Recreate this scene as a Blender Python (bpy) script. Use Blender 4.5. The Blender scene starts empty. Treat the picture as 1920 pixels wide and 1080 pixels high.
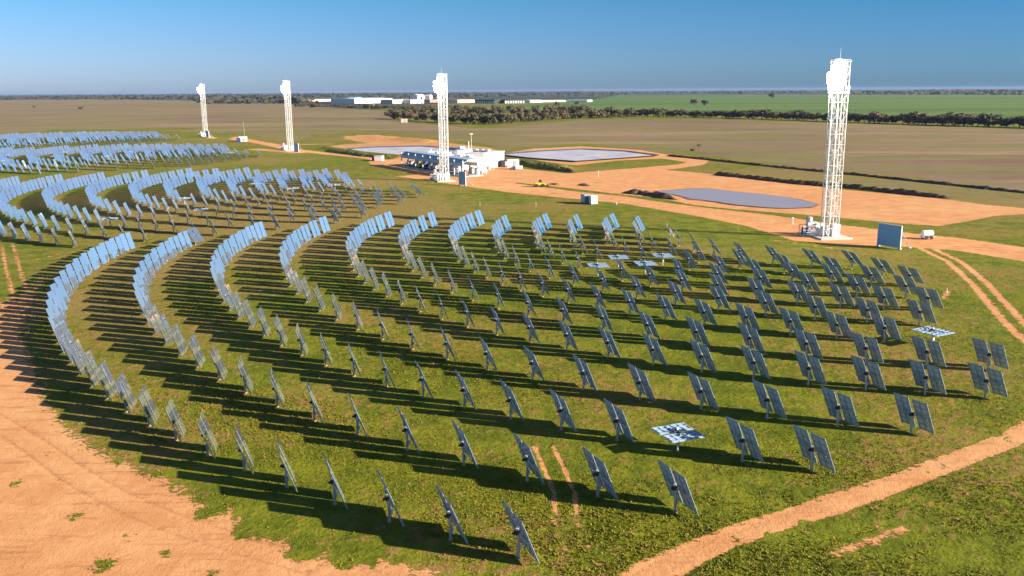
import bpy, bmesh, math, random
import numpy as np
from mathutils import Vector, Matrix, Euler

S = bpy.context.scene
C = S.collection
random.seed(7)
rng = np.random.default_rng(7)

# ------------------------------------------------------------------ camera
F_PX, PITCH, ROLL, CAM_H = 1684.3, 0.216554, 0.00643918, 22.0
cam_d = bpy.data.cameras.new("camera")
cam = bpy.data.objects.new("camera", cam_d)
C.objects.link(cam)
cam_d.sensor_width = 36.0
cam_d.lens = 36.0 * F_PX / 1920.0
cam_d.clip_start, cam_d.clip_end = 0.5, 60000.0
cam.location = (0, 0, CAM_H)
cam.rotation_euler = (Matrix.Rotation(math.pi / 2 - PITCH, 3, 'X') @ Matrix.Rotation(-ROLL, 3, 'Z')).to_euler()
S.camera = cam

# ------------------------------------------------------------------ sun and sky
SUN_AZ, SUN_EL = math.radians(-21.5), math.radians(19.0)      # azimuth from +X, counter-clockwise
SUN_V = Vector((math.cos(SUN_AZ) * math.cos(SUN_EL), math.sin(SUN_AZ) * math.cos(SUN_EL), math.sin(SUN_EL)))
sun_d = bpy.data.lights.new("sun", 'SUN')
sun_d.energy = 5.0
sun_d.angle = math.radians(0.5)
sun_d.color = (1.0, 0.87, 0.70)
sun = bpy.data.objects.new("sun", sun_d)
C.objects.link(sun)
sun.rotation_euler = SUN_V.to_track_quat('Z', 'Y').to_euler()

W = bpy.data.worlds.new("World")
S.world = W
W.use_nodes = True
wt = W.node_tree
for n in list(wt.nodes): wt.nodes.remove(n)
wo = wt.nodes.new('ShaderNodeOutputWorld')
bg = wt.nodes.new('ShaderNodeBackground')
sky = wt.nodes.new('ShaderNodeTexSky')
sky.sky_type = 'NISHITA'
sky.sun_disc = False
sky.sun_elevation = SUN_EL
sky.sun_rotation = math.pi / 2 - SUN_AZ
sky.altitude = 100
sky.air_density, sky.dust_density, sky.ozone_density = 1.0, 0.6, 2.0
bg.inputs['Strength'].default_value = 0.10
geo = wt.nodes.new('ShaderNodeTexCoord')
sep = wt.nodes.new('ShaderNodeSeparateXYZ')
ramp = wt.nodes.new('ShaderNodeValToRGB')
e = ramp.color_ramp.elements
e[0].position, e[0].color = 0.0, (0.23, 0.40, 0.84, 1)
e[1].position, e[1].color = 1.0, (0.19, 0.24, 0.33, 1)
for pos, col in ((0.045, (0.180, 0.345, 0.70, 1)), (0.10, (0.125, 0.325, 0.565, 1)), (0.17, (0.17, 0.38, 0.64, 1)), (0.42, (0.22, 0.29, 0.40, 1))):
    el = ramp.color_ramp.elements.new(pos); el.color = col
mul = wt.nodes.new('ShaderNodeMix'); mul.data_type = 'RGBA'; mul.blend_type = 'MULTIPLY'
mul.inputs['Factor'].default_value = 1.0
wt.links.new(geo.outputs['Generated'], sep.inputs[0])
wt.links.new(sep.outputs['Z'], ramp.inputs[0])
wt.links.new(sky.outputs[0], mul.inputs['A'])
wt.links.new(ramp.outputs[0], mul.inputs['B'])
mrx = wt.nodes.new('ShaderNodeMapRange'); mrx.inputs['From Min'].default_value = -1.0; mrx.inputs['From Max'].default_value = 1.0
side = wt.nodes.new('ShaderNodeValToRGB')
se = side.color_ramp.elements
se[0].position, se[0].color = 0.0, (1.6, 1.2, 1.08, 1)
se[1].position, se[1].color = 1.0, (2.0, 1.7, 1.35, 1)
for pos, col in ((0.24, (1.55, 1.17, 1.05, 1)), (0.74, (0.72, 0.86, 0.90, 1)), (0.80, (1.15, 1.18, 1.05, 1)), (0.90, (1.8, 1.55, 1.25, 1))):
    el = se.new(pos); el.color = col
mul2 = wt.nodes.new('ShaderNodeMix'); mul2.data_type = 'RGBA'; mul2.blend_type = 'MULTIPLY'; mul2.inputs['Factor'].default_value = 1.0
wt.links.new(sep.outputs['X'], mrx.inputs['Value']); wt.links.new(mrx.outputs[0], side.inputs[0])
wt.links.new(mul.outputs['Result'], mul2.inputs['A']); wt.links.new(side.outputs[0], mul2.inputs['B'])
wt.links.new(mul2.outputs['Result'], bg.inputs['Color'])
wt.links.new(bg.outputs[0], wo.inputs['Surface'])

S.view_settings.view_transform = 'Standard'
S.view_settings.look = 'None'
S.view_settings.exposure = 1.30
S.view_settings.gamma = 1.0
S.cycles.caustics_reflective = False
S.cycles.caustics_refractive = False
S.cycles.max_bounces = 8
S.cycles.volume_bounces = 0

# ------------------------------------------------------------------ helpers
def tag(o, label=None, cat=None, group=None, kind=None):
    if label: o['label'] = label
    if cat: o['category'] = cat
    if group: o['group'] = group
    if kind: o['kind'] = kind
    return o

def empty(name, loc, rz=0.0):
    o = bpy.data.objects.new(name, None)
    o.location = loc; o.rotation_euler = (0, 0, rz)
    o.empty_display_size = 0.5
    C.objects.link(o)
    return o

def G(px, py, z=0.0):
    """place on the ground seen at pixel (px, py) of the 1920x1080 photograph"""
    x, y = px - 960.0, -(py - 540.0)
    c, s = math.cos(ROLL), math.sin(ROLL)
    x, y = c * x + s * y, -s * x + c * y
    cp, sp = math.cos(PITCH), math.sin(PITCH)
    dy, dz = F_PX * cp + y * sp, -F_PX * sp + y * cp
    t = (CAM_H - z) / -dz
    return (x * t, dy * t)

def to_px(X, Y, Z):
    cp, sp = math.cos(PITCH), math.sin(PITCH)
    z = Z - CAM_H
    d, u = Y * cp - z * sp, Y * sp + z * cp
    x, y = F_PX * X / d, F_PX * u / d
    c, s = math.cos(ROLL), math.sin(ROLL)
    return 960 + c * x - s * y, 540 - (s * x + c * y), d

class MB:
    """collects shapes and links them as ONE mesh object"""
    def __init__(s): s.v, s.f, s.m = [], [], []
    def add(s, vs, fs, mi=0, M=None):
        o = len(s.v)
        s.v += [tuple(M @ Vector(p)) if M is not None else tuple(p) for p in vs]
        s.f += [tuple(o + i for i in f) for f in fs]
        s.m += [mi] * len(fs)
        return s
    def box(s, c, d, mi=0, M=None, R=None, b=0.0):
        x, y, z = d[0] / 2, d[1] / 2, d[2] / 2
        if b <= 0:
            vs = [(-x,-y,-z),(x,-y,-z),(x,y,-z),(-x,y,-z),(-x,-y,z),(x,-y,z),(x,y,z),(-x,y,z)]
            fs = [(0,3,2,1),(4,5,6,7),(0,1,5,4),(1,2,6,5),(2,3,7,6),(3,0,4,7)]
        else:
            bm = bmesh.new(); bmesh.ops.create_cube(bm, size=1.0)
            for v in bm.verts: v.co = Vector((v.co.x * d[0], v.co.y * d[1], v.co.z * d[2]))
            bmesh.ops.bevel(bm, geom=bm.edges[:], offset=b, segments=1, affect='EDGES')
            bm.verts.index_update()
            vs = [v.co.copy() for v in bm.verts]; fs = [tuple(v.index for v in f.verts) for f in bm.faces]; bm.free()
        T = Matrix.Translation(c)
        if R is not None: T = T @ R
        if M is not None: T = M @ T
        return s.add(vs, fs, mi, T)
    def tube(s, a, b, r, n=6, mi=0, r2=None, M=None, caps=True):
        a, b = Vector(a), Vector(b); r2 = r if r2 is None else r2
        q = (b - a).to_track_quat('Z', 'Y').to_matrix()
        vs, fs = [], []
        for p, rr in ((a, r), (b, r2)):
            for i in range(n):
                t = 2 * math.pi * i / n
                vs.append(p + q @ Vector((rr * math.cos(t), rr * math.sin(t), 0)))
        for i in range(n):
            j = (i + 1) % n; fs.append((i, j, n + j, n + i))
        if caps: fs += [tuple(range(n - 1, -1, -1)), tuple(range(n, 2 * n))]
        return s.add(vs, fs, mi, M)
    def lathe(s, prof, c, n=16, mi=0, M=None):
        vs, fs = [], []
        for r, z in prof:
            for i in range(n):
                t = 2 * math.pi * i / n
                vs.append((c[0] + r * math.cos(t), c[1] + r * math.sin(t), c[2] + z))
        for k in range(len(prof) - 1):
            for i in range(n):
                j = (i + 1) % n
                fs.append((k * n + i, k * n + j, (k + 1) * n + j, (k + 1) * n + i))
        fs.append(tuple(range(n - 1, -1, -1))); fs.append(tuple(range((len(prof) - 1) * n, len(prof) * n)))
        return s.add(vs, fs, mi, M)
    def mesh(s, name, mats, smooth=False):
        me = bpy.data.meshes.new(name)
        me.from_pydata(s.v, [], s.f)
        for m in (mats if isinstance(mats, (list, tuple)) else [mats]): me.materials.append(m)
        if len(me.materials) > 1: me.polygons.foreach_set('material_index', s.m)
        if smooth: me.polygons.foreach_set('use_smooth', [True] * len(s.f))
        me.update()
        return me
    def build(s, name, mats, parent=None, smooth=False, loc=(0, 0, 0), rot=(0, 0, 0)):
        o = bpy.data.objects.new(name, s.mesh(name, mats, smooth))
        o.location = loc; o.rotation_euler = rot
        if parent: o.parent = parent
        C.objects.link(o)
        return o

# ------------------------------------------------------------------ materials
def nt(m): return m.node_tree.nodes, m.node_tree.links
def mat(name, col, rough=0.6, metal=0.0, var=0.08, scale=3.0, bump=0.0, spec=0.5, emit=None, es=0.0):
    m = bpy.data.materials.new(name); m.use_nodes = True
    N, Lk = nt(m); p = N['Principled BSDF']
    p.inputs['Roughness'].default_value = rough
    p.inputs['Metallic'].default_value = metal
    p.inputs['Specular IOR Level'].default_value = spec
    tc = N.new('ShaderNodeTexCoord'); no = N.new('ShaderNodeTexNoise')
    no.inputs['Scale'].default_value = scale; no.inputs['Detail'].default_value = 5
    Lk.new(tc.outputs['Object'], no.inputs['Vector'])
    mx = N.new('ShaderNodeMix'); mx.data_type = 'RGBA'
    mx.inputs['A'].default_value = (*[c * (1 - var) for c in col], 1)
    mx.inputs['B'].default_value = (*[min(1, c * (1 + var)) for c in col], 1)
    Lk.new(no.outputs[0], mx.inputs['Factor'])
    Lk.new(mx.outputs['Result'], p.inputs['Base Color'])
    if bump:
        b = N.new('ShaderNodeBump'); b.inputs['Strength'].default_value = bump; b.inputs['Distance'].default_value = 0.05
        Lk.new(no.outputs[0], b.inputs['Height']); Lk.new(b.outputs[0], p.inputs['Normal'])
    if emit:
        p.inputs['Emission Color'].default_value = (*emit, 1); p.inputs['Emission Strength'].default_value = es
    return m

M_white = mat('white_paint', (0.80, 0.80, 0.78), 0.45, 0, 0.06, 2.0)
M_steel = mat('galvanised_steel', (0.45, 0.50, 0.55), 0.45, 0.35, 0.10, 4.0)
M_back = mat('mirror_backing', (0.50, 0.65, 0.82), 0.45, 0.1, 0.10, 1.5)  # backs are whitish; blue skylight on their shaded side is tinted into the colour
M_rib = mat('frame_steel', (0.30, 0.42, 0.56), 0.45, 0.3, 0.12, 3.0)  # same blue skylight tinted into the steel colour
M_dark = mat('dark_drive', (0.03, 0.035, 0.05), 0.5, 0, 0.2, 5)
M_foot = mat('dusty_footing', (0.40, 0.25, 0.15), 0.9)
M_conc = mat('concrete', (0.55, 0.52, 0.48), 0.85, 0, 0.12, 1.5, 0.3)
M_blue = mat('target_blue_face', (0.25, 0.48, 0.74), 0.7, 0, 0.08, 1.0)
M_roof = mat('blue_grey_roof', (0.34, 0.46, 0.56), 0.55, 0.1, 0.1, 0.6)
M_yellow = mat('yellow_paint', (0.75, 0.50, 0.02), 0.45)
M_red = mat('red_paint', (0.50, 0.06, 0.04), 0.5)
M_navy = mat('navy_paint', (0.03, 0.06, 0.20), 0.5)
M_tan = mat('beige_cladding', (0.62, 0.52, 0.40), 0.6)
M_rubber = mat('rubber', (0.025, 0.025, 0.025), 0.8)
M_glass = mat('dark_glass', (0.03, 0.04, 0.05), 0.1)
M_pink = mat('red_roof_sheet', (0.50, 0.22, 0.17), 0.6, 0, 0.15, 0.05)
M_glow = mat('receiver_sunlight_emission', (1, 1, 1), 0.6, 0, 0.0, 1, emit=(1.0, 0.97, 0.90), es=40)  # emission stands in for sunlight the mirrors concentrate on the receiver
M_lite = mat('housing_sunlight_emission', (0.85, 0.85, 0.83), 0.6, 0, 0.0, 1, emit=(1.0, 0.98, 0.93), es=1.6)  # weak emission stands in for bright sunlight on the housing

M_mirror = bpy.data.materials.new('mirror_glass'); M_mirror.use_nodes = True
N, Lk = nt(M_mirror); p = N['Principled BSDF']
p.inputs['Metallic'].default_value = 0.92; p.inputs['Roughness'].default_value = 0.02
p.inputs['Base Color'].default_value = (0.86, 0.93, 1.0, 1)
tc = N.new('ShaderNodeTexCoord'); no = N.new('ShaderNodeTexNoise'); no.inputs['Scale'].default_value = 1.6
bp = N.new('ShaderNodeBump'); bp.inputs['Strength'].default_value = 0.05; bp.inputs['Distance'].default_value = 0.05
Lk.new(tc.outputs['Object'], no.inputs['Vector']); Lk.new(no.outputs[0], bp.inputs['Height']); Lk.new(bp.outputs[0], p.inputs['Normal'])

# ------------------------------------------------------------------ the land: one sheet of ground, split into its kinds
def seg_dist(P, A, B):
    A, B = np.array(A), np.array(B); d = B - A
    t = np.clip(((P - A) @ d) / max(d @ d, 1e-9), 0, 1)
    return np.hypot(*(P - (A + t[:, None] * d)).T)
def line_dist(P, pts):
    D = np.full(len(P), 1e9)
    for a, b in zip(pts[:-1], pts[1:]): D = np.minimum(D, seg_dist(P, a, b))
    return D
def poly_sd(P, pts):
    """signed distance, positive inside"""
    D = line_dist(P, pts + [pts[0]])
    inside = np.zeros(len(P), bool)
    x, y = P[:, 0], P[:, 1]
    for (x1, y1), (x2, y2) in zip(pts, pts[1:] + [pts[0]]):
        if y1 == y2: continue
        c = ((y1 > y) != (y2 > y)) & (x < (x2 - x1) * (y - y1) / (y2 - y1) + x1)
        inside ^= c
    return np.where(inside, D, -D)
def near(P, pts, pad):
    a = np.array(pts); lo, hi = a.min(0) - pad, a.max(0) + pad
    return np.where((P[:, 0] > lo[0]) & (P[:, 0] < hi[0]) & (P[:, 1] > lo[1]) & (P[:, 1] < hi[1]))[0]
def px(L): return [G(*q) for q in L]

# polar tessellation round the point under the viewpoint (just a mesh density: fine near, coarse far)
rad = [0.0]; r = 14.0
rad = [2.0, 5.0, 9.0]
while r < 420: rad.append(r); r *= 1.0095
while r < 14000: rad.append(r); r *= 1.04
rad.append(14000.0)
ang = list(np.radians(np.arange(0, 52, 5.2))) + list(np.radians(np.arange(52, 128, 0.17))) + list(np.radians(np.arange(128, 360, 5.2)))
rad, ang = np.array(rad), np.array(ang)
nr, na = len(rad), len(ang)
RR, AA = np.meshgrid(rad, ang, indexing='ij')
P = np.stack([(RR * np.cos(AA)).ravel(), (RR * np.sin(AA)).ravel()], 1)

def ramp01(sd, w): return np.clip(0.5 + sd / (2 * w), 0, 1)
dirt = np.zeros(len(P)); region = np.zeros(len(P), int)
REG = ['ground', 'dirt_road', 'dirt_yard', 'dirt_track', 'pale_path']
def paint_poly(pts, w, reg, amt=1.0, pad=None):
    i = near(P, pts, pad or w * 2 + 1)
    v = ramp01(poly_sd(P[i], pts), w) * amt
    up = v > dirt[i]
    dirt[i] = np.maximum(dirt[i], v)
    region[i[up & (v > 0.5)]] = reg
def paint_line(pts, half, w, reg, amt=1.0):
    i = near(P, pts, half + w * 2)
    v = ramp01(half - line_dist(P[i], pts), w) * amt
    up = v > dirt[i]
    dirt[i] = np.maximum(dirt[i], v)
    if reg: region[i[up & (v > 0.5)]] = reg

# big bare yard bottom left
paint_poly(px([(-900, 620), (-300, 600), (-60, 590), (0, 588), (40, 620), (62, 690), (85, 745), (130, 806), (190, 848), (262, 880), (335, 915), (400, 950), (480, 985), (560, 1012), (640, 1038), (760, 1062), (850, 1082), (900, 1110), (600, 1500), (-900, 1500)]), 2.0, 2)
# bare earth below the shadows, left of the outer arc
paint_poly(px([(-200, 560), (0, 560), (60, 520), (110, 500), (90, 560), (80, 640), (40, 660), (-200, 700)]), 2.5, 2, 0.62)
# near road bottom right
paint_poly(px([(1000, 1180), (1150, 1085), (1195, 1052), (1275, 1020), (1375, 982), (1480, 951), (1542, 930), (1630, 904), (1712, 874), (1805, 841), (1880, 810), (1920, 790), (2060, 735), (2400, 640), (2600, 640), (2060, 785), (1920, 833), (1780, 888), (1680, 926), (1580, 962), (1480, 990), (1380, 1026), (1325, 1051), (1280, 1082), (1180, 1180)]), 0.28, 1)
# main haul road past the towers
paint_poly(px([(740, 330), (820, 341), (870, 349), (960, 361), (1060, 371), (1170, 382), (1240, 394), (1320, 408), (1400, 424), (1440, 436), (1490, 452), (1600, 460), (1720, 463), (1800, 470), (1920, 490), (2300, 540), (2300, 500), (1920, 463), (1800, 446), (1700, 436), (1600, 424), (1480, 408), (1430, 401), (1340, 391), (1240, 379), (1160, 367), (1100, 361), (1000, 349), (940, 339), (860, 322)]), 0.9, 1)
# yard around the grey pond
paint_poly(px([(930, 338), (1060, 352), (1180, 366), (1235, 372), (1300, 384), (1400, 394), (1500, 402), (1590, 410), (1690, 419), (1760, 424), (1820, 414), (1870, 404), (1960, 400), (1960, 393), (1850, 384), (1780, 374), (1690, 365), (1600, 357), (1500, 346), (1400, 334), (1330, 325), (1240, 318), (1120, 328), (1060, 325), (1000, 318), (930, 314), (860, 322)]), 1.2, 2)
# yard of the plant and rims of the pale ponds
paint_poly(px([(690, 303), (700, 312), (760, 318), (800, 332), (870, 345), (960, 345), (1000, 325), (960, 316), (935, 302), (860, 296), (760, 296)]), 1.2, 2)
paint_poly(px([(930, 290), (1000, 279), (1090, 274), (1200, 281), (1270, 293), (1330, 301), (1322, 308), (1270, 316), (1180, 324), (1090, 333), (1060, 325), (1090, 323), (1180, 316), (1270, 308), (1290, 304), (1240, 297), (1160, 301), (1080, 310), (1010, 302), (940, 295)]), 1.4, 2)
paint_poly(px([(640, 255), (700, 251), (780, 258), (850, 268), (930, 277), (940, 283), (870, 290), (760, 297), (700, 293), (640, 281), (600, 275), (640, 270), (680, 268), (640, 262)]), 2.5, 2, 0.60)
paint_line(px([(372, 257), (460, 262), (545, 280), (620, 289), (700, 297), (770, 322)]), 2.6, 2.0, 1)
paint_line(px([(440, 257), (520, 272), (620, 270)]), 1.8, 2.0, 1)
paint_line(px([(480, 280), (560, 286)]), 3.5, 2.5, 2)
# tyre tracks
def track(L, gauge, half, w, amt=1.0):
    pts = px(L)
    for s in (-1, 1):
        q = []
        for k, (x, y) in enumerate(pts):
            a = pts[max(0, k - 1)]; b = pts[min(len(pts) - 1, k + 1)]
            d = Vector((b[0] - a[0], b[1] - a[1])).normalized()
            q.append((x - d.y * gauge / 2 * s, y + d.x * gauge / 2 * s))
        paint_line(q, half, w, 3, amt)
track([(1735, 464), (1790, 490), (1835, 530), (1875, 575), (1915, 618), (1960, 655), (2040, 720)], 1.7, 0.50, 0.6, 0.90)
track([(1020, 838), (1040, 880), (1058, 925), (1062, 960)], 1.15, 0.16, 0.25, 0.95)
track([(1052, 960), (1070, 1000), (1085, 1030)], 1.15, 0.2, 0.5, 0.72)
track([(955, 665), (965, 692)], 1.1, 0.1, 0.25, 0.75)
track([(975, 735), (995, 775)], 1.1, 0.1, 0.25, 0.62)
track([(14, 460), (24, 500), (34, 535), (44, 570)], 1.5, 0.35, 0.6, 0.82)
track([(-40, 410), (14, 460)], 1.5, 0.35, 0.6, 0.7)
paint_line(px([(60, 488), (120, 474), (160, 468)]), 0.5, 0.8, 3, 0.75)
paint_line(px([(225, 470), (330, 462), (420, 452), (480, 448)]), 0.6, 1.2, 3, 0.72)
paint_line(px([(640, 440), (740, 425), (800, 400), (840, 380)]), 0.5, 1.2, 3, 0.66)
paint_line(px([(1000, 1045), (1045, 1045)]), 0.3, 0.6, 0, 0.62)
for L_, h_, w_, a_ in (([(1570, 1035), (1640, 1012), (1700, 992)], .5, .7, .72), ([(1640, 985), (1690, 968)], .25, .5, .62), ([(1785, 930), (1815, 922)], .3, .4, .68),
                       ([(1150, 890), (1200, 878)], .12, .3, .75), ([(1225, 845), (1215, 852)], .3, .8, .5), ([(1770, 560), (1778, 545)], .35, .6, .9), ([(1745, 532), (1768, 534)], .4, .7, .72),
                       ([(1150, 1000), (1180, 985)], .2, .8, .55), ([(700, 745), (760, 735)], .4, 1.5, .5), ([(1440, 450), (1530, 462), (1600, 470)], 1.2, 2.0, .66),
                       ([(860, 396), (960, 388), (1040, 392), (1160, 400)], .8, 2.5, .5), ([(1330, 425), (1410, 432), (1480, 446)], .8, 1.8, .62)):
    paint_line(px(L_), h_, w_, 0, a_)

for (a_, b_, r0, am) in ((140, 968, .9, .55), (192, 1060, 1.1, .65), (240, 1003, .8, .5), (30, 905, .7, .55), (520, 985, 1.4, .55), (455, 1000, 1.0, .5), (560, 1040, 1.2, .5), (650, 1052, .9, .6), (310, 1040, .7, .55), (380, 965, .8, .6), (400, 1075, .8, .6), (110, 900, .5, .5), (85, 850, .7, .5),
                        (1380, 1010, .5, .6), (1440, 1000, .5, .45), (1575, 935, .5, .5), (1770, 872, .45, .6), (1740, 884, .4, .6), (1890, 822, 1.0, .5), (1500, 975, .5, .6), (1120, 343, 3, .5), (1400, 352, 3, .3), (1040, 362, 2.5, .5), (1700, 410, 3, .35), (1640, 395, 2.5, .35), (1580, 380, 3, .4)):
    c = G(a_, b_); dirt -= am * np.exp(-((P[:, 0] - c[0]) ** 2 + ((P[:, 1] - c[1]) * .8) ** 2) / (2 * (r0 * .55) ** 2)) * (dirt > .4)
rut = np.zeros(len(P))
def ruts(L, gauge, half=.17, amt=1.0):
    pts = px(L)
    # smooth the line
    for _ in range(3):
        q = [pts[0]]
        for a, b in zip(pts[:-1], pts[1:]): q += [(a[0] * .75 + b[0] * .25, a[1] * .75 + b[1] * .25), (a[0] * .25 + b[0] * .75, a[1] * .25 + b[1] * .75)]
        pts = q + [pts[-1]]
    for s in (-1, 1):
        q = []
        for k, (x, y) in enumerate(pts):
            a = pts[max(0, k - 1)]; b = pts[min(len(pts) - 1, k + 1)]
            d = Vector((b[0] - a[0], b[1] - a[1])).normalized()
            q.append((x - d.y * gauge / 2 * s, y + d.x * gauge / 2 * s))
        i = near(P, q, 1.5)
        rut[i] = np.maximum(rut[i], amt * ramp01(half - line_dist(P[i], q), .14))
ruts([(-60, 760), (60, 830), (160, 905), (300, 975), (480, 1030), (700, 1090)], 1.6, .2, 0.60)
ruts([(-80, 850), (60, 920), (220, 990), (420, 1050), (560, 1100)], 1.7, .17, 0.45)
ruts([(-60, 980), (120, 1010), (330, 1030), (560, 1060)], 1.6, .15, 0.25)
ruts([(480, 1000), (530, 1012), (590, 1020), (610, 1040), (560, 1062)], 1.3, .15, .9)
ruts([(1180, 1110), (1290, 1040), (1420, 1000), (1560, 945), (1700, 898), (1850, 838), (1960, 790)], 1.5, .18, 0.55)
ruts([(900, 352), (1060, 366), (1240, 386), (1400, 410), (1560, 440), (1720, 450), (1920, 476)], 1.9, .30, .7)
ruts([(1000, 330), (1200, 340), (1400, 352), (1600, 385), (1800, 400)], 2.0, .35, .5)
# kinds of cover: stubble (brown-mauve), crop (clean green), dry (ochre grass), scrub (dark far country)
def cover(polys, w):
    v = np.zeros(len(P))
    for pts, ww, amt in polys:
        q = px(pts); i = near(P, q, ww * 2 + 1)
        v[i] = np.maximum(v[i], ramp01(poly_sd(P[i], q), ww) * amt)
    return v
stubble = cover([([(-1500, 300), (-900, 232), (-200, 186), (0, 187), (220, 186), (480, 191), (720, 208), (745, 228), (860, 238), (960, 243), (860, 250), (700, 243), (500, 236), (300, 240), (100, 244), (-200, 262), (-900, 330)], 8, 1.0),
                 ([(960, 236), (1100, 224.5), (1300, 223.5), (1500, 228), (1920, 243), (2600, 272), (2600, 420), (1920, 366), (1700, 330), (1500, 312), (1330, 292), (1200, 268), (1000, 256), (860, 250)], 7, 0.9),
                 ([(1400, 300), (1920, 345), (2400, 400), (2400, 440), (1920, 392), (1780, 372), (1560, 345), (1400, 322)], 5, 0.50),
                 ([(-900, 340), (-200, 268), (100, 250), (300, 243), (340, 242), (480, 234), (700, 240), (860, 248), (1000, 254), (1200, 266), (1345, 296), (1270, 292), (1090, 271), (940, 280), (860, 266), (700, 247), (600, 254), (560, 268), (440, 252), (320, 247), (100, 256), (-900, 350)], 5, 0.55)], 0)
crop = cover([([(860, 203), (1000, 196), (1120, 186), (1160, 178.5), (1400, 177.5), (1920, 178), (2700, 176), (2700, 262), (1920, 232), (1600, 216), (1440, 211), (1200, 209), (960, 211), (860, 214)], 10, 1.0)], 0)
dist = np.hypot(P[:, 0], P[:, 1])
dry = np.zeros(len(P))
for (a, b, rr, amt) in ((290, 500, 10, 1.2), (170, 560, 7, 1.1), (430, 480, 11, 1.0), (570, 450, 14, .95), (230, 590, 5, .9), (480, 540, 6, .7), (330, 630, 7, .45), (560, 395, 26, 1.3), (620, 345, 18, .9), (430, 375, 24, 1.25), (700, 400, 16, 1.0), (320, 380, 16, .9), (1500, 330, 25, .9), (1850, 385, 20, .9), (1700, 345, 20, .8), (450, 300, 30, .5), (480, 262, 40, .7), (900, 375, 14, .45), (1050, 400, 16, .35),
                        (1500, 260, 45, .2), (900, 262, 40, .5), (1200, 262, 40, .35), (1000, 262, 40, .4), (600, 255, 60, .4), (1840, 420, 14, .5), (1640, 490, 12, .35), (1850, 640, 8, .3), (650, 690, 6, .4), (860, 640, 8, .2), (640, 260, 50, .6), (150, 470, 9, .5),
                        (1400, 470, 12, .45), (1300, 440, 12, .35), (620, 720, 6, .45), (900, 760, 7, .35), (740, 620, 8, .3)):
    c = G(a, b); dry = np.maximum(dry, amt * np.exp(-((P[:, 0] - c[0]) ** 2 + (P[:, 1] - c[1]) ** 2) / (2 * rr * rr)))
scrub = np.clip((dist - 1500) / 900, 0, 1)
sc_left = np.clip((dist - 850) / 500, 0, 1) * np.clip((-P[:, 0] - 40) / 150, 0, 1)
scrub = np.maximum(scrub, sc_left) * (1 - crop) * (1 - stubble)

Z = np.zeros(len(P))
def bump_line(L, h, w):
    q = px(L); i = near(P, q, w * 3)
    Z[i] = np.maximum(Z[i], h * np.exp(-(line_dist(P[i], q) / w) ** 2))
bump_line([(925, 299), (990, 306), (1055, 316)], 1.3, 2.5)            # bank of the right pale pond
bump_line([(612, 280), (680, 290), (760, 297)], 1.2, 2.6)             # bank of the left pale pond
bump_line([(640, 258), (720, 260), (800, 266)], 1.2, 5.0)
bump_line([(600, 254), (680, 252)], 1.0, 4.0)
hill = rng.normal(size=(12, 2)) * 60
und = np.zeros(len(P))
for k in range(10):
    kx, ky, ph = rng.normal() * 0.10, rng.normal() * 0.10, rng.random() * 6.28
    und += np.sin(P[:, 0] * kx + P[:, 1] * ky + ph)
Z += und * 0.012
Z[dist < 12] = 0

faces = []
idx = np.arange(nr * na).reshape(nr, na)
a0 = idx[:-1, :]; a1 = idx[1:, :]; b0 = np.roll(a0, -1, 1); b1 = np.roll(a1, -1, 1)
Fq = np.stack([a0.ravel(), a1.ravel(), b1.ravel(), b0.ravel()], 1)
freg = region[Fq]
fr = np.where((freg == freg[:, :1]).all(1), freg[:, 0], np.max(freg, 1) * 0)     # a face belongs to a kind only where all corners do

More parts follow.
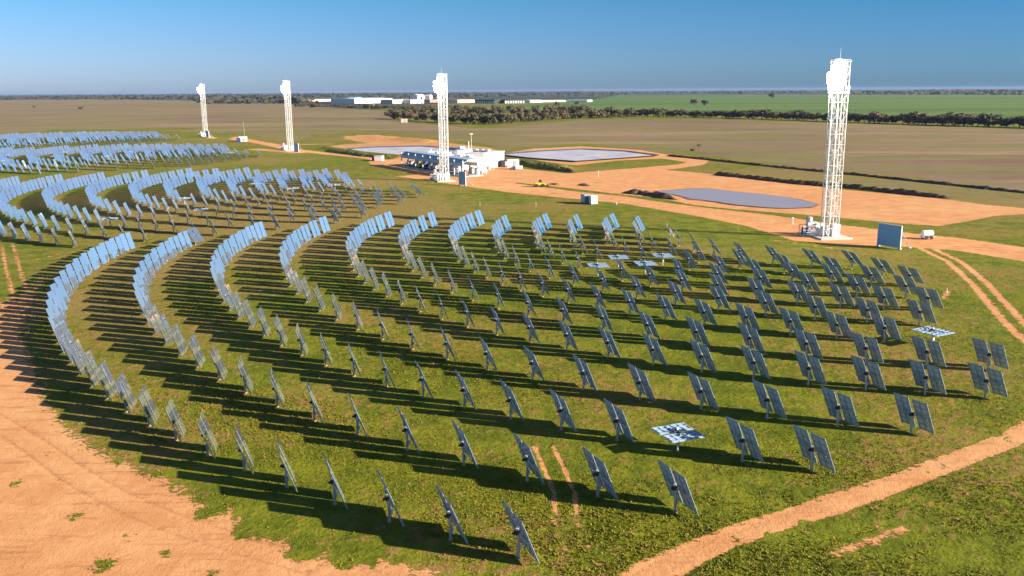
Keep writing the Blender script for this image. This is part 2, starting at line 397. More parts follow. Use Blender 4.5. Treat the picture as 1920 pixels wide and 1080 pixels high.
# terrain material: reads the cover weights, breaks them up with noise
def terrain_material():
    m = bpy.data.materials.new('terrain'); m.use_nodes = True
    N, Lk = nt(m); p = N['Principled BSDF']; p.inputs['Roughness'].default_value = 0.95; p.inputs['Specular IOR Level'].default_value = 0.15
    geo = N.new('ShaderNodeNewGeometry')
    def noise(scale, detail=6, rough=0.6, stretch=None, dist=0.0):
        n = N.new('ShaderNodeTexNoise'); n.inputs['Scale'].default_value = scale; n.inputs['Detail'].default_value = detail
        n.inputs['Roughness'].default_value = rough; n.inputs['Distortion'].default_value = dist
        if stretch:
            mp = N.new('ShaderNodeMapping'); mp.inputs['Scale'].default_value = stretch[:3]
            if len(stretch) > 3: mp.inputs['Rotation'].default_value = (0, 0, stretch[3])
            Lk.new(geo.outputs['Position'], mp.inputs[0]); Lk.new(mp.outputs[0], n.inputs['Vector'])
        else: Lk.new(geo.outputs['Position'], n.inputs['Vector'])
        return n.outputs[0]
    def mix(a, b, f):
        n = N.new('ShaderNodeMix'); n.data_type = 'RGBA'
        for s, v in (('A', a), ('B', b)):
            if isinstance(v, tuple): n.inputs[s].default_value = (*v, 1)
            else: Lk.new(v, n.inputs[s])
        if isinstance(f, float): n.inputs['Factor'].default_value = f
        else: Lk.new(f, n.inputs['Factor'])
        return n.outputs['Result']
    def mr(v, a, b, c=0.0, d=1.0):
        n = N.new('ShaderNodeMapRange'); n.interpolation_type = 'SMOOTHSTEP'
        for k, q in zip(('From Min', 'From Max', 'To Min', 'To Max'), (a, b, c, d)): n.inputs[k].default_value = q
        Lk.new(v, n.inputs['Value']); return n.outputs[0]
    def ma(op, a, b=None):
        n = N.new('ShaderNodeMath'); n.operation = op
        for i, v in enumerate((a, b)):
            if v is None: continue
            if isinstance(v, (int, float)): n.inputs[i].default_value = v
            else: Lk.new(v, n.inputs[i])
        return n.outputs[0]
    def attr(nm):
        n = N.new('ShaderNodeAttribute'); n.attribute_name = nm; return n.outputs['Fac']
    n_big, n_mid, n_fine, n_tuft = noise(0.045, 5), noise(0.35, 6, .65), noise(2.6, 5, .7), noise(1.1, 4, .6)
    n_far = noise(0.006, 6, .6)
    # grass
    g = mix((0.112, 0.142, 0.006), (0.205, 0.218, 0.012), mr(n_mid, .36, .64))
    g = mix(g, (0.255, 0.210, 0.028), mr(n_big, .46, .66, 0, .55))
    g = mix(g, (0.040, 0.058, 0.004), mr(n_fine, .52, .70, 0, .60))
    g = mix(g, (0.30, 0.18, 0.055), mr(ma('MULTIPLY', n_tuft, mr(n_big, .35, .65, .74, 1.10)), .49, .59, 0, .85))
    dryf = ma('ADD', attr('dry'), ma('MULTIPLY', ma('SUBTRACT', n_mid, 0.5), 1.1))
    g = mix(g, mix((0.34, 0.215, 0.075), (0.225, 0.185, 0.04), mr(n_fine, .4, .6)), mr(dryf, .25, .95, 0, .92))
    # stubble: brown-mauve with streaks of weeds
    streak = noise(0.02, 6, .6, (0.5, 3.2, 1, 0.12))
    st = mix((0.21, 0.138, 0.085), (0.31, 0.205, 0.125), mr(n_far, .35, .62))
    st = mix(st, (0.22, 0.205, 0.065), mr(streak, .44, .58, 0, .85))
    st = mix(st, (0.38, 0.27, 0.15), mr(noise(0.012, 7, .7, (0.4, 1.8, 1, 0.2)), .52, .66, 0, .7))
    st = mix(st, (0.13, 0.105, 0.055), mr(noise(0.16, 6, .8, (0.35, 1.5, 1, 0.1)), .52, .66, 0, .65))
    c = mix(g, st, mr(ma('ADD', attr('stubble'), ma('MULTIPLY', ma('SUBTRACT', streak, 0.5), 0.8)), .38, .62))
    cr = mix((0.090, 0.165, 0.034), (0.145, 0.22, 0.045), mr(noise(0.004, 5, .6, (0.25, 1.5, 1, 0.05)), .38, .62))
    cr = mix(cr, (0.16, 0.17, 0.05), mr(n_far, .62, .75, 0, .5))
    c = mix(c, cr, mr(attr('crop'), .42, .58))
    sf = noise(0.0028, 7, .62, (0.35, 2.2, 1, 0.04))
    scb = mix((0.040, 0.048, 0.034), (0.13, 0.135, 0.06), mr(sf, .48, .60))
    scb = mix(scb, (0.075, 0.15, 0.05), mr(noise(0.0019, 4, .5, (0.3, 1.6, 1, 0.02)), .55, .64, 0, .7))
    c = mix(c, scb, mr(attr('scrub'), .2, .8))
    # bare earth
    d = mix((0.64, 0.295, 0.118), (0.74, 0.375, 0.165), mr(n_mid, .35, .65))
    d = mix(d, (0.76, 0.44, 0.20), mr(n_big, .5, .68, 0, .7))
    d = mix(d, (0.42, 0.165, 0.062), mr(noise(0.8, 7, .75, (0.22, 1.6, 1, 0.9)), .50, .68, 0, .65))
    d = mix(d, (0.17, 0.13, 0.04), mr(noise(1.7, 5, .7), .67, .73, 0, .8))
    d = mix(d, (0.47, 0.205, 0.085), mr(ma('ADD', attr('rut'), ma('MULTIPLY', ma('SUBTRACT', n_fine, 0.5), .9)), .35, .75, 0, .8))
    d = mix(d, (0.50, 0.235, 0.10), mr(noise(5.5, 4, .8), .60, .72, 0, .7))
    ds = ma('ADD', attr('dirt'), ma('ADD', ma('MULTIPLY', ma('SUBTRACT', n_tuft, 0.5), 0.75), ma('MULTIPLY', ma('SUBTRACT', n_fine, 0.5), 0.95)))
    dm = mr(ds, .47, .56)
    c = mix(c, d, dm)
    Lk.new(c, p.inputs['Base Color'])
    h = ma('ADD', ma('MULTIPLY', n_fine, 0.12), ma('MULTIPLY', n_tuft, 0.16))
    h = ma('SUBTRACT', ma('MULTIPLY', h, mr(dm, 0, 1, 1.0, 0.30)), ma('MULTIPLY', attr('rut'), 0.03))
    h2 = ma('ADD', h, ma('MULTIPLY', noise(9.0, 3, .7), 0.03))
    b = N.new('ShaderNodeBump'); b.inputs['Strength'].default_value = 0.9; b.inputs['Distance'].default_value = 1.0
    Lk.new(h2, b.inputs['Height']); Lk.new(b.outputs[0], p.inputs['Normal'])
    return m
M_terrain = terrain_material()

P3 = np.column_stack([P, Z])
ATT = dict(dirt=dirt, rut=rut, dry=dry, stubble=stubble, crop=crop, scrub=scrub)
REG_LABEL = {'ground': 'wide flat paddock of green weeds and ochre grass running out to the horizon',
             'dirt_road': 'orange dirt roads crossing the grass past the towers and the lower right corner',
             'dirt_yard': 'bare orange earth yards at lower left, round the plant and the ponds',
             'dirt_track': 'pairs of worn orange wheel tracks through the grass'}
for k, nm in enumerate(REG):
    sel = Fq[fr == k]
    if len(sel) == 0: continue
    used, inv = np.unique(sel, return_inverse=True)
    me = bpy.data.meshes.new(nm)
    me.from_pydata(P3[used].tolist(), [], inv.reshape(sel.shape).tolist())
    for an, av in ATT.items():
        at = me.attributes.new(an, 'FLOAT', 'POINT'); at.data.foreach_set('value', av[used].astype(np.float32))
    me.materials.append(M_terrain)
    me.polygons.foreach_set('use_smooth', [True] * len(sel)); me.update()
    o = bpy.data.objects.new(nm, me); C.objects.link(o)
    tag(o, REG_LABEL.get(nm), 'ground' if nm == 'ground' else 'dirt', kind='structure')

# ------------------------------------------------------------------ ponds
def water(name, colr, rough):
    m = mat(name, colr, rough, 0, 0.05, 0.08); return m
M_water = mat('muddy_water', (0.36, 0.31, 0.32), 0.28, 0, 0.05, 0.05, 0.02)
def liner():
    m = bpy.data.materials.new('salt_crust_liner'); m.use_nodes = True
    N, Lk = nt(m); p = N['Principled BSDF']; p.inputs['Roughness'].default_value = 0.5
    g_ = N.new('ShaderNodeNewGeometry'); n = N.new('ShaderNodeTexNoise'); n.inputs['Scale'].default_value = 0.12; n.inputs['Detail'].default_value = 7; n.inputs['Roughness'].default_value = .7
    mp = N.new('ShaderNodeMapping'); mp.inputs['Scale'].default_value = (1, 2.4, 1); Lk.new(g_.outputs['Position'], mp.inputs[0]); Lk.new(mp.outputs[0], n.inputs['Vector'])
    r_ = N.new('ShaderNodeValToRGB'); r_.color_ramp.elements[0].position = .38; r_.color_ramp.elements[0].color = (.32, .33, .42, 1)
    r_.color_ramp.elements[1].position = .60; r_.color_ramp.elements[1].color = (.68, .64, .66, 1)
    q = r_.color_ramp.elements.new(.47); q.color = (.50, .50, .58, 1)
    Lk.new(n.outputs[0], r_.inputs[0]); Lk.new(r_.outputs[0], p.inputs['Base Color']); return m
M_liner = liner()
M_mud = mat('wet_mud', (0.30, 0.15, 0.08), 0.5, 0, 0.15, 0.6)
M_edge = mat('pond_liner_edge', (.10, .10, .17), .5)
def pond(pts, z, m, label, rim=None, wob=0.25):
    q = px(pts); out = []
    for (x1, y1), (x2, y2) in zip(q, q[1:] + q[:1]):
        n = max(2, int(math.hypot(x2 - x1, y2 - y1) / 1.5))
        for i in range(n):
            t = i / n; out.append((x1 + (x2 - x1) * t + random.uniform(-wob, wob), y1 + (y2 - y1) * t + random.uniform(-wob, wob)))
    mb = MB(); mb.add([(x, y, z) for x, y in out], [tuple(range(len(out)))])
    o = mb.build('pond', m); tag(o, label, 'pond', kind='structure')
    if m is M_water:
        cx = sum(a for a, b in out) / len(out); cy = sum(b for a, b in out) / len(out)
        rb = MB(); vs = []
        for x, y in out:
            d = Vector((x - cx, y - cy)).normalized(); k_ = random.uniform(.2, .9)
            vs += [(x - d.x * .2, y - d.y * .2, z + .004), (x + d.x * k_, y + d.y * k_, z - .02)]
        n = len(out)
        rb.add(vs, [(2 * i, 2 * i + 1, 2 * ((i + 1) % n) + 1, 2 * ((i + 1) % n)) for i in range(n)]).build('mud_margin', M_mud, o)
    if rim:
        cx = sum(a for a, b in q) / len(q); cy = sum(b for a, b in q) / len(q)
        rb = MB(); vs, fs = [], []
        for x, y in q:
            d = Vector((x - cx, y - cy)).normalized()
            vs += [(x - d.x * .3, y - d.y * .3, z + .005), (x + d.x * rim, y + d.y * rim, z + .35)]
        n = len(q)
        fs = [(2 * i, 2 * i + 1, (2 * ((i + 1) % n)) + 1, 2 * ((i + 1) % n)) for i in range(n)]
        rb.add(vs, fs).build('liner_edge', M_edge, o)
pond([(1228, 359), (1265, 356.5), (1305, 354), (1335, 354.8), (1385, 360.5), (1440, 366), (1480, 371), (1536, 383.5), (1516, 389), (1480, 391.5), (1440, 390), (1385, 384.5), (1335, 377.5), (1300, 374), (1272, 367), (1250, 363)], 0.10, M_water, 'long muddy grey pond left of the biggest tower')
pond([(938, 291), (1010, 285), (1090, 281), (1170, 285), (1232, 293), (1150, 299), (1080, 304), (1000, 298)], 0.16, M_liner, 'pale lined evaporation pond with a dark rim, right of the plant', 1.2, .15)
pond([(652, 280.5), (700, 277.5), (790, 275.5), (860, 280), (850, 287), (740, 292), (690, 287)], 0.16, M_liner, 'pale lined evaporation pond left of the plant', 1.2, .15)

# ------------------------------------------------------------------ earth banks (lumpy soil heaps)
M_soil = mat('dark_soil', (0.11, 0.07, 0.04), 0.95, 0, 0.5, 0.8, 0.8)
M_soil_o = mat('orange_soil', (0.46, 0.20, 0.09), 0.95, 0, 0.3, 0.8, 0.6)
def soil_bank(pts, w, h, label, m=None):
    q = px(pts); mb = MB(); vs, fs = [], []
    samp = []
    for (x1, y1), (x2, y2) in zip(q[:-1], q[1:]):
        n = max(2, int(math.hypot(x2 - x1, y2 - y1) / 0.7))
        samp += [(x1 + (x2 - x1) * i / n, y1 + (y2 - y1) * i / n, Vector((x2 - x1, y2 - y1)).normalized()) for i in range(n)]
    K = 9
    ph = [random.random() * 6 for _ in range(6)]
    for i, (x, y, d) in enumerate(samp):
        e_ = min(1, i / 4, (len(samp) - 1 - i) / 4) ** .6
        lump = .8 + .09 * math.sin(i * .35 + ph[0]) + .10 * math.sin(i * 1.27 + ph[1]) + random.uniform(-.12, .12)
        for k in range(K):
            t = -1 + 2 * k / (K - 1)
            zz = h * lump * max(0, 1 - abs(t) ** 1.6) * e_ * random.uniform(.85, 1.12) - .02
            ww = w * (.5 + .5 * e_) * lump
            vs.append((x - d.y * t * ww, y + d.x * t * ww, zz))
    for i in range(len(samp) - 1):
        for k in range(K - 1):
            a = i * K + k; fs.append((a, a + 1, a + K + 1, a + K))
    mb.add(vs, fs); o = mb.build('soil_bank', m or M_soil); tag(o, label, 'soil bank', kind='structure')
soil_bank([(1338, 327), (1400, 334), (1500, 345), (1600, 353), (1700, 364), (1790, 373)], 1.5, 1.1, 'long low ridge of dark soil behind the biggest tower')
soil_bank([(1165, 362), (1200, 364), (1240, 370), (1272, 376)], 1.5, 1.2, 'short dark soil ridge at the left tip of the grey pond')
soil_bank([(1250, 292), (1330, 300), (1440, 312), (1600, 328), (1760, 345), (1960, 366)], 1.2, .7, 'far dark soil ridge across the brown field', M_soil)
M_gbank = mat('grassy_bank', (0.085, 0.095, 0.020), 0.95, 0, 0.5, 0.9, 0.8)
soil_bank([(926, 303), (990, 311), (1056, 321)], 1.9, 1.7, 'dark grassy bank below the right pale pond', M_gbank)
soil_bank([(1040, 314), (1060, 321), (1080, 325)], 1.6, 1.2, 'dark soil tip at the end of the grassy pond bank')
soil_bank([(612, 283), (680, 293), (740, 298)], 1.8, 1.3, 'dark grassy bank below the left pale pond', M_gbank)
soil_bank([(1082, 347), (1096, 348), (1108, 350)], 1.4, 1.0, 'small dark mound beside the dirt road')

soil_bank([(1028, 345), (1045, 347), (1062, 348)], 1.3, .7, 'small pale orange spoil heap right of the yellow loader', M_soil_o)
# ------------------------------------------------------------------ heliostats
def A(r_, t0, d_, n_, dr=0): return [(r_ + dr * (-100 - (t0 - d_ * i)) / 100, t0 - d_ * i) for i in range(n_)]
def Lr(r_, ths, dr): return [(r_ + dr * (-100 - t) / 100, t) for t in ths]
RINGS = [A(101.2, -117.15, 2.178, 29), A(93.25, -113.9, 2.69, 26), A(85.2, -109.8, 2.667, 29), A(77.25, -105.4, 3.35, 26), A(68.9, -100.25, 3.375, 29),
         A(61.9, -98.05, 4.26, 24), A(54.7, -100.2, 4.154, 25, .4), A(48.0, -99.5, 5.6, 18, 1.0), A(41.9, -96.3, 5.72, 19, 1.3), A(36.2, -96.9, 7.9, 14, 1.9), A(30.5, -92.8, 8.0, 15, 2.4),
         Lr(25.4, [-95.8, -108.4, -120.8, -133, -146, -157.5, -168, -179.5, -191, -202], 2.9), Lr(20.3, [-101.9, -115.1, -128.1, -140, -151.5, -162.3, -174, -188], 3.1)]
TOWERS = [G(1557, 446), G(835, 340), G(546, 283), G(387, 256)]
OFF = (-1.6, -4.2)
HUB, HW, HH, GAP = 1.36, 1.16, 2.44, 0.26

def panel_mesh():
    mb = MB(); y = 0.13; t = .012
    x, z = HW / 2, HH / 2
    vs = [(-x, y - t, -z), (x, y - t, -z), (x, y, -z), (-x, y, -z), (-x, y - t, z), (x, y - t, z), (x, y, z), (-x, y, z)]
    mb.add(vs, [(0, 3, 2, 1), (4, 5, 6, 7), (0, 1, 5, 4), (1, 2, 6, 5), (3, 0, 4, 7)], 1)
    mb.add([vs[2], vs[3], vs[7], vs[6]], [(0, 1, 2, 3)], 0)
    return mb.mesh('mirror_panel', [M_mirror, M_back])
def frame_mesh():
    mb = MB()
    for k in range(6):
        z = -HH / 2 + .10 + k * (HH - .2) / 5
        mb.box((0, .099, z), (HW - .04, .034, .04))
    for sx in (-1, 1):
        mb.box((sx * (HW / 2 - .10), .064, 0), (.05, .035, HH - .06))
    mb.box((0, .062, 0), (.05, .038, HH - .3))
    return mb.mesh('support_frame', M_rib)
def tube_mesh():
    mb = MB(); w = GAP / 2 + HW - .15
    mb.tube((-w, -.01, 0), (w, -.01, 0), .045, 8)
    for s in (-1, 1):
        mb.box((s * (GAP / 2 + HW * .35), .0, 0), (.05, .07, .4))
    return mb.mesh('torque_tube', M_steel)
def drive_mesh():
    mb = MB()
    mb.box((0, -.06, 0), (.20, .26, .22), b=.02)
    mb.tube((0, -.30, -.02), (0, -.16, -.02), .07, 10)
    mb.box((0, -.06, .16), (.13, .13, .10), 1, b=.01)
    return mb.mesh('drive_unit', [M_dark, M_white])
def post_mesh():
    mb = MB()
    mb.tube((0, 0, 0), (0, 0, HUB - .1), .075, 10)
    mb.tube((0, 0, HUB - .28), (0, 0, HUB - .1), .11, 10)
    mb.box((0, .11, .55), (.16, .09, .26), 1)
    return mb.mesh('post', [M_steel, M_white])
def foot_mesh():
    mb = MB(); mb.tube((0, 0, -.05), (0, 0, .05), .15, 12, r2=.13); return mb.mesh('footing', M_foot)
PM, FM, TM, DM, SM, KM = panel_mesh(), frame_mesh(), tube_mesh(), drive_mesh(), post_mesh(), foot_mesh()

def heliostat_proto():
    root = empty('heliostat', (0, 0, 0))
    parts = []
    for s in (-1, 1):
        for nm, me in (('mirror_panel', PM), ('support_frame', FM)):
            parts.append((nm, me, s * (GAP / 2 + HW / 2), True))
    parts += [('torque_tube', TM, 0, True), ('drive_unit', DM, 0, False), ('post', SM, 0, None), ('footing', KM, 0, None)]
    for nm, me, x, tilt in parts:
        o = bpy.data.objects.new(nm, me); C.objects.link(o); o.parent = root
        o['px'] = x; o['tl'] = 1 if tilt else (0 if tilt is None else 2)
        o.location = (x, 0, HUB) if tilt is not None else (0, 0, 0)
    return root
proto = heliostat_proto()
proto_kids = list(proto.children)
KIDINFO = [(k, k['px'], k['tl']) for k in proto_kids]
for k in proto_kids: del k['px']; del k['tl']

ORD = ['first', 'second', 'third', 'fourth', 'fifth', 'sixth', 'seventh', 'eighth', 'ninth', 'tenth', 'eleventh', 'twelfth', 'thirteenth', 'fourteenth', 'fifteenth', 'sixteenth', 'seventeenth', 'eighteenth', 'nineteenth', 'twentieth',
       'twenty-first', 'twenty-second', 'twenty-third', 'twenty-fourth', 'twenty-fifth', 'twenty-sixth', 'twenty-seventh', 'twenty-eighth', 'twenty-ninth', 'thirtieth']
RINGN = ['outermost'] + ORD[1:13]
STOW = {(0, 2, 0), (0, 6, 0)}
def nearest_stow():
    res = {}
    for (a, b) in ((1266, 848), (1748, 648), (1238.8, 498.7), (1205.6, 512), (1157, 503), (1117.5, 516)):
        g = G(a, b)
        best = min(((math.hypot(x - g[0], y - g[1]), (m, k, i)) for (m, k, i, x, y) in ALL if m == 0))
        res[best[1]] = True
    for (a, b) in ((224, 421), (330, 385), (575, 362), (620, 358)):
        g = G(a, b)
        best = min(((math.hypot(x - g[0], y - g[1]), (m, k, i)) for (m, k, i, x, y) in ALL if m == 1))
        res[best[1]] = True
    return res
ALL = []
for m_, t_ in enumerate(TOWERS):
    cx, cy = t_[0] + OFF[0], t_[1] + OFF[1]
    for k, ring in enumerate(RINGS):
        for i, (r_, th) in enumerate(ring):
            ALL.append((m_, k, i, cx + r_ * math.cos(math.radians(th)), cy + r_ * math.sin(math.radians(th))))
STOWED = nearest_stow()
ODD = {(0, 1, 25): (0.0, 0.30)}            # the end mirror parked off target
def aim(m_, x, y):
    T = Vector((TOWERS[m_][0] - 1.2, TOWERS[m_][1] - 2.0, 24.0))
    t = (T - Vector((x, y, HUB))).normalized()
    n = (t + SUN_V).normalized()
    return math.atan2(n.y, n.x), math.asin(n.z), n
seen = []
for q in ALL:
    u, v, d = to_px(q[3], q[4], 1.2)
    if d > 0 and -40 < u < 1960 and v < 1130: seen.append((d, q))
seen.sort(key=lambda t: t[0])
single, rest = seen[:300], seen[300:]
CAMV = Vector((0, 0, CAM_H))
first = True
for d, (m_, k, i, x, y) in single:
    az, el, n = aim(m_, x, y)
    stow = (m_, k, i) in STOWED
    if stow: el = -math.pi / 2
    if (m_, k, i) in ODD: az += ODD[(m_, k, i)][0]; el += ODD[(m_, k, i)][1]
    az += random.gauss(0, .007); el += random.gauss(0, .007) if not stow else 0
    n = Vector((math.cos(el) * math.cos(az), math.cos(el) * math.sin(az), math.sin(el)))
    if first: root = proto; kids = proto_kids; first = False
    else:
        root = proto.copy(); C.objects.link(root); kids = []
        for kk in proto_kids:
            c = kk.copy(); C.objects.link(c); c.parent = root; kids.append(c)
    root.location = (x, y, 0); root.rotation_euler = (0, 0, az - math.pi / 2)
    for c, (_, xx, tl) in zip(kids, KIDINFO):
        if tl == 1: c.rotation_euler = (el, 0, 0)
    view = (CAMV - Vector((x, y, HUB))).normalized().dot(n)
    look = 'flat white stowed heliostat' if stow else ('blue mirror heliostat' if view > .16 else ('edge-on heliostat' if view > -.16 else 'grey-backed heliostat'))
    if m_ == 0:
        lab = '%s, %s from the left end of the %s near arc' % (look, ORD[i_] if (i_ := len(RINGS[k]) - 1 - i) >= 0 else '', RINGN[k])
    else:
        lab = '%s, %s from the right end of the %s arc behind' % (look, ORD[i], RINGN[k])
    tag(root, lab, 'heliostat', 'heliostats set out in arcs in front of the towers')

# the smaller heliostats of the fields behind, past the first 300
far = MB()
for d, (m_, k, i, x, y) in rest:
    az, el, n = aim(m_, x, y)
    stow = (m_, k, i) in STOWED or random.random() < .012
    if stow: el = -math.pi / 2
    az += random.gauss(0, .006); el += random.gauss(0, .006)
    Mx = Matrix.Translation((x, y, HUB)) @ Matrix.Rotation(az - math.pi / 2, 4, 'Z') @ Matrix.Rotation(el, 4, 'X')
    for s in (-1, 1):
        c = s * (GAP / 2 + HW / 2)
        hx, hz = HW / 2, HH / 2
        vs = [(c - hx, .118, -hz), (c + hx, .118, -hz), (c + hx, .13, -hz), (c - hx, .13, -hz), (c - hx, .118, hz), (c + hx, .118, hz), (c + hx, .13, hz), (c - hx, .13, hz)]
        far.add(vs, [(0, 3, 2, 1), (4, 5, 6, 7), (0, 1, 5, 4), (1, 2, 6, 5), (3, 0, 4, 7)], 1, Mx)
        far.add([vs[2], vs[3], vs[7], vs[6]], [(0, 1, 2, 3)], 0, Mx)
        for kk in range(3): far.box((c, .09, -.9 + kk * .9), (HW - .05, .05, .06), 2, Mx)
    far.box((0, 0, 0), (2.2, .09, .09), 2, Mx)
    far.tube((x, y, 0), (x, y, HUB), .08, 5, 3)
o = far.build('heliostat', [M_mirror, M_back, M_rib, M_steel])
tag(o, 'hundreds of small heliostats in the fields behind, at upper left', 'heliostat', 'heliostats set out in arcs in front of the towers', 'stuff')

# ------------------------------------------------------------------ towers
def lattice(mb, w, z0, z1, bays, rc, rb, M=None):
    h = w / 2; cs = [(-h, -h), (h, -h), (h, h), (-h, h)]
    for x, y in cs: mb.tube((x, y, z0), (x, y, z1), rc, 6, M=M)
    dz = (z1 - z0) / bays
    for b in range(bays + 1):
        z = z0 + b * dz
        for k in range(4):
            a, c = cs[k], cs[(k + 1) % 4]
            mb.tube((*a, z), (*c, z), rb, 4, M=M)
            if b < bays:
                if (b + k) % 2: mb.tube((*a, z), (*c, z + dz), rb, 4, M=M)
                else: mb.tube((*c, z), (*a, z + dz), rb, 4, M=M)
def tower(pos, rz, label, wsc=.84):
    root = empty('receiver_tower', (pos[0] - .25, pos[1], 0), rz)
    tag(root, label, 'tower', 'lattice receiver towers with glowing heads'); root.scale = (wsc, wsc, .968)
    # two slim lattice columns side by side, tied together
    for s, nm in ((-1, 'lattice_column'), (1, 'lattice_column')):
        mb = MB()
        T = Matrix.Translation((s * .82, 0, 0))
        lattice(mb, 1.0, .25, 26.9, 17, .075, .035, T)
        mb.build(nm, M_white, root)
    t = MB()
    for z in np.arange(1.5, 26, 2.4):
        for y in (-.5, .5): t.tube((-.32, y, z), (.32, y, z), .05, 5)
    t.build('tie_bars', M_white, root)
    l = MB()
    for s in (-.2, .2): l.tube((s + .85, -.05, .3), (s + .85, -.05, 26.5), .03, 5)
    for z in np.arange(.5, 26.4, .4): l.tube((.65, -.05, z), (1.05, -.05, z), .02, 4)
    l.build('ladder', M_steel, root)
    pi = MB()
    for x_, r_ in ((-.95, .11), (-.65, .08)): pi.tube((x_, .1, .4), (x_, .1, 24.5), r_, 8)
    pi.build('riser_pipe', M_steel, root)
    s_ = MB(); s_.box((.3, 0, .12), (5.4, 4.4, .26), b=.03)
    s_.build('base_slab', M_conc, root)
    pl = MB()
    pl.box((0, 0, 22.0), (2.9, 1.4, .10)); pl.box((0, 0, 26.65), (2.9, 1.5, .10))
    for x_ in (-1.42, 1.42):
        for y_ in (-.7, .7): pl.tube((x_, y_, 22), (x_, y_, 23.1), .03, 5)
        pl.tube((x_, -.7, 23.05), (x_, .7, 23.05), .03, 5)
    pl.tube((-1.42, .7, 23.05), (1.42, .7, 23.05), .03, 5)
    pl.build('platform', M_white, root)
    hd = MB()
    hd.box((-.75, -.75, 24.6), (1.7, 1.5, 3.2), b=.15)
    hd.box((-.65, -.5, 26.5), (1.2, 1.0, .9), b=.15)
    hd.build('receiver_housing', M_lite, root)
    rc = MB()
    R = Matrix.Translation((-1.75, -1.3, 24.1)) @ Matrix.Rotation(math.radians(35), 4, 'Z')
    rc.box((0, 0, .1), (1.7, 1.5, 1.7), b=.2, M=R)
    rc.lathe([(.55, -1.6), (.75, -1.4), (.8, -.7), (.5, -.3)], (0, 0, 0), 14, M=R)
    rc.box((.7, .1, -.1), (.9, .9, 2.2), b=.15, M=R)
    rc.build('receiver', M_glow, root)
    ro = MB(); ro.tube((-.2, 0, 26.7), (-.2, 0, 28.6), .03, 5, r2=.015)
    ro.build('lightning_rod', M_steel, root)
    lw = MB(); lw.box((1.0, 0, 1.2), (1.15, 1.15, 1.9)); lw.build('base_cabinet', M_white, root)
    return root
tower(TOWERS[0], math.radians(8), 'biggest and nearest white lattice tower with a blazing head, at right', .92)
tower(TOWERS[1], math.radians(14), 'white lattice tower with a glowing head standing in front of the plant buildings')
tower(TOWERS[2], math.radians(18), 'third nearest white lattice tower, left of the plant and its pale pond')
tower(TOWERS[3], math.radians(20), 'farthest and leftmost white lattice tower beyond the upper left mirrors')

# skid of pumps and tanks at each tower foot
def skid(pos, rz, sc, label):
    root = empty('equipment_skid', (pos[0], pos[1], 0), rz); root.scale = (sc, sc, sc)
    tag(root, label, 'pump skid', 'pump skids at the tower feet')
    b = MB(); b.box((0, 0, .15), (5.6, 2.2, .16)); b.build('skid_base', M_steel, root)
    k = MB(); k.tube((-1.5, .1, 1.9), (.3, .1, 1.9), .55, 14); k.lathe([(.2, 0), (.55, .2), (.55, .9), (.2, 1.1)], (-1.1, .1, 2.3), 14)
    k.build('surge_tank', M_steel, root, smooth=False)
    c = MB(); c.box((.45, -.5, 1.7), (1.25, 1.0, .9), b=.04); c.box((2.1, .5, .9), (.9, .8, 1.3), b=.04); c.build('control_cabinet', M_white, root)
    d = MB()
    for x_ in (-2.3, -1.6, .9, 1.5): d.tube((x_, -.3, .25), (x_, -.3, 1.35), .28, 10)
    d.build('pump', M_navy, root)
    f = MB()
    for x_ in (-2.5, -.2, 1.2, 2.6):
        for y_ in (-.95, .95): f.box((x_, y_, .9), (.1, .1, 1.7))
    for y_ in (-.95, .95): f.box((0, y_, 1.75), (5.2, .09, .09)); f.box((0, y_, 1.0), (5.2, .07, .07))
    f.build('pipe_rack', M_white, root)
    pp = MB()
    for q in range(5): pp.tube((-2.4, -.7 + q * .33, .55 + .16 * (q % 3)), (2.9, -.7 + q * .33, .55 + .16 * (q % 3)), .08, 8)
    for q in range(6): pp.tube((-2 + q * .85, .6, .4), (-2 + q * .85, .6, 1.6), .07, 8)
    pp.build('pipework', M_steel, root)
    g = MB()
    for x_ in (-.55, .25): g.lathe([(.28, 0), (.34, .2), (.34, 1.5), (.15, 1.8)], (x_, -2.3, 0), 12)
    g.build('gas_bottle', M_white, root)
s0 = G(1527, 440)
skid(s0, math.radians(6), .85, 'white and grey pumps, pipes and tank at the foot of the biggest tower')
skid(G(822, 337), math.radians(10), .8, 'pumps and pipes at the foot of the tower before the plant')
skid(G(536, 281), math.radians(12), .8, 'dark pump skid at the foot of the third tower')
skid(G(380, 254.5), math.radians(12), .7, 'small pump skid at the foot of the farthest tower')

# blue calibration boards
def board(a, b, h, z0, label):
    A_, B_ = Vector((*G(*a), 0)), Vector((*G(*b), 0))
    w = (B_ - A_).length; mid = (A_ + B_) / 2; rz = math.atan2(B_.y - A_.y, B_.x - A_.x)
    root = empty('target_board', mid, rz); tag(root, label, 'board', 'blue target boards beside the towers')
    f = MB(); f.box((0, 0, z0 + h / 2), (w, .06, h)); f.build('face', M_blue, root)
    e_ = MB()
    for x_ in (-w / 2 - .04, w / 2 + .04): e_.box((x_, 0, z0 + h / 2), (.09, .14, h + .06))
    e_.box((0, 0, z0 - .05), (w + .17, .14, .09)); e_.box((0, 0, z0 + h + .05), (w + .17, .14, .09))
    e_.build('edge_frame', M_white, root)
    for x_ in (-w / 2 + .1, w / 2 - .1):
        l = MB(); l.box((x_, .12, (z0 + h) / 2), (.10, .10, z0 + h)); l.box((x_, .12, .08), (.4, .4, .16)); l.build('leg', M_steel, root)
        s_ = MB(); s_.tube((x_, .16, h * .8 + z0), (x_, 2.2, .05), .05, 6); s_.box((x_, 2.2, .06), (.4, .4, .14)); s_.build('brace', M_steel, root)
board((1645, 461), (1687, 468), 3.0, .25, 'big square blue board in a white frame right of the biggest tower')
board((861, 347), (873, 348), 3.0, .2, 'narrow blue board in front of the plant, right of its tower')
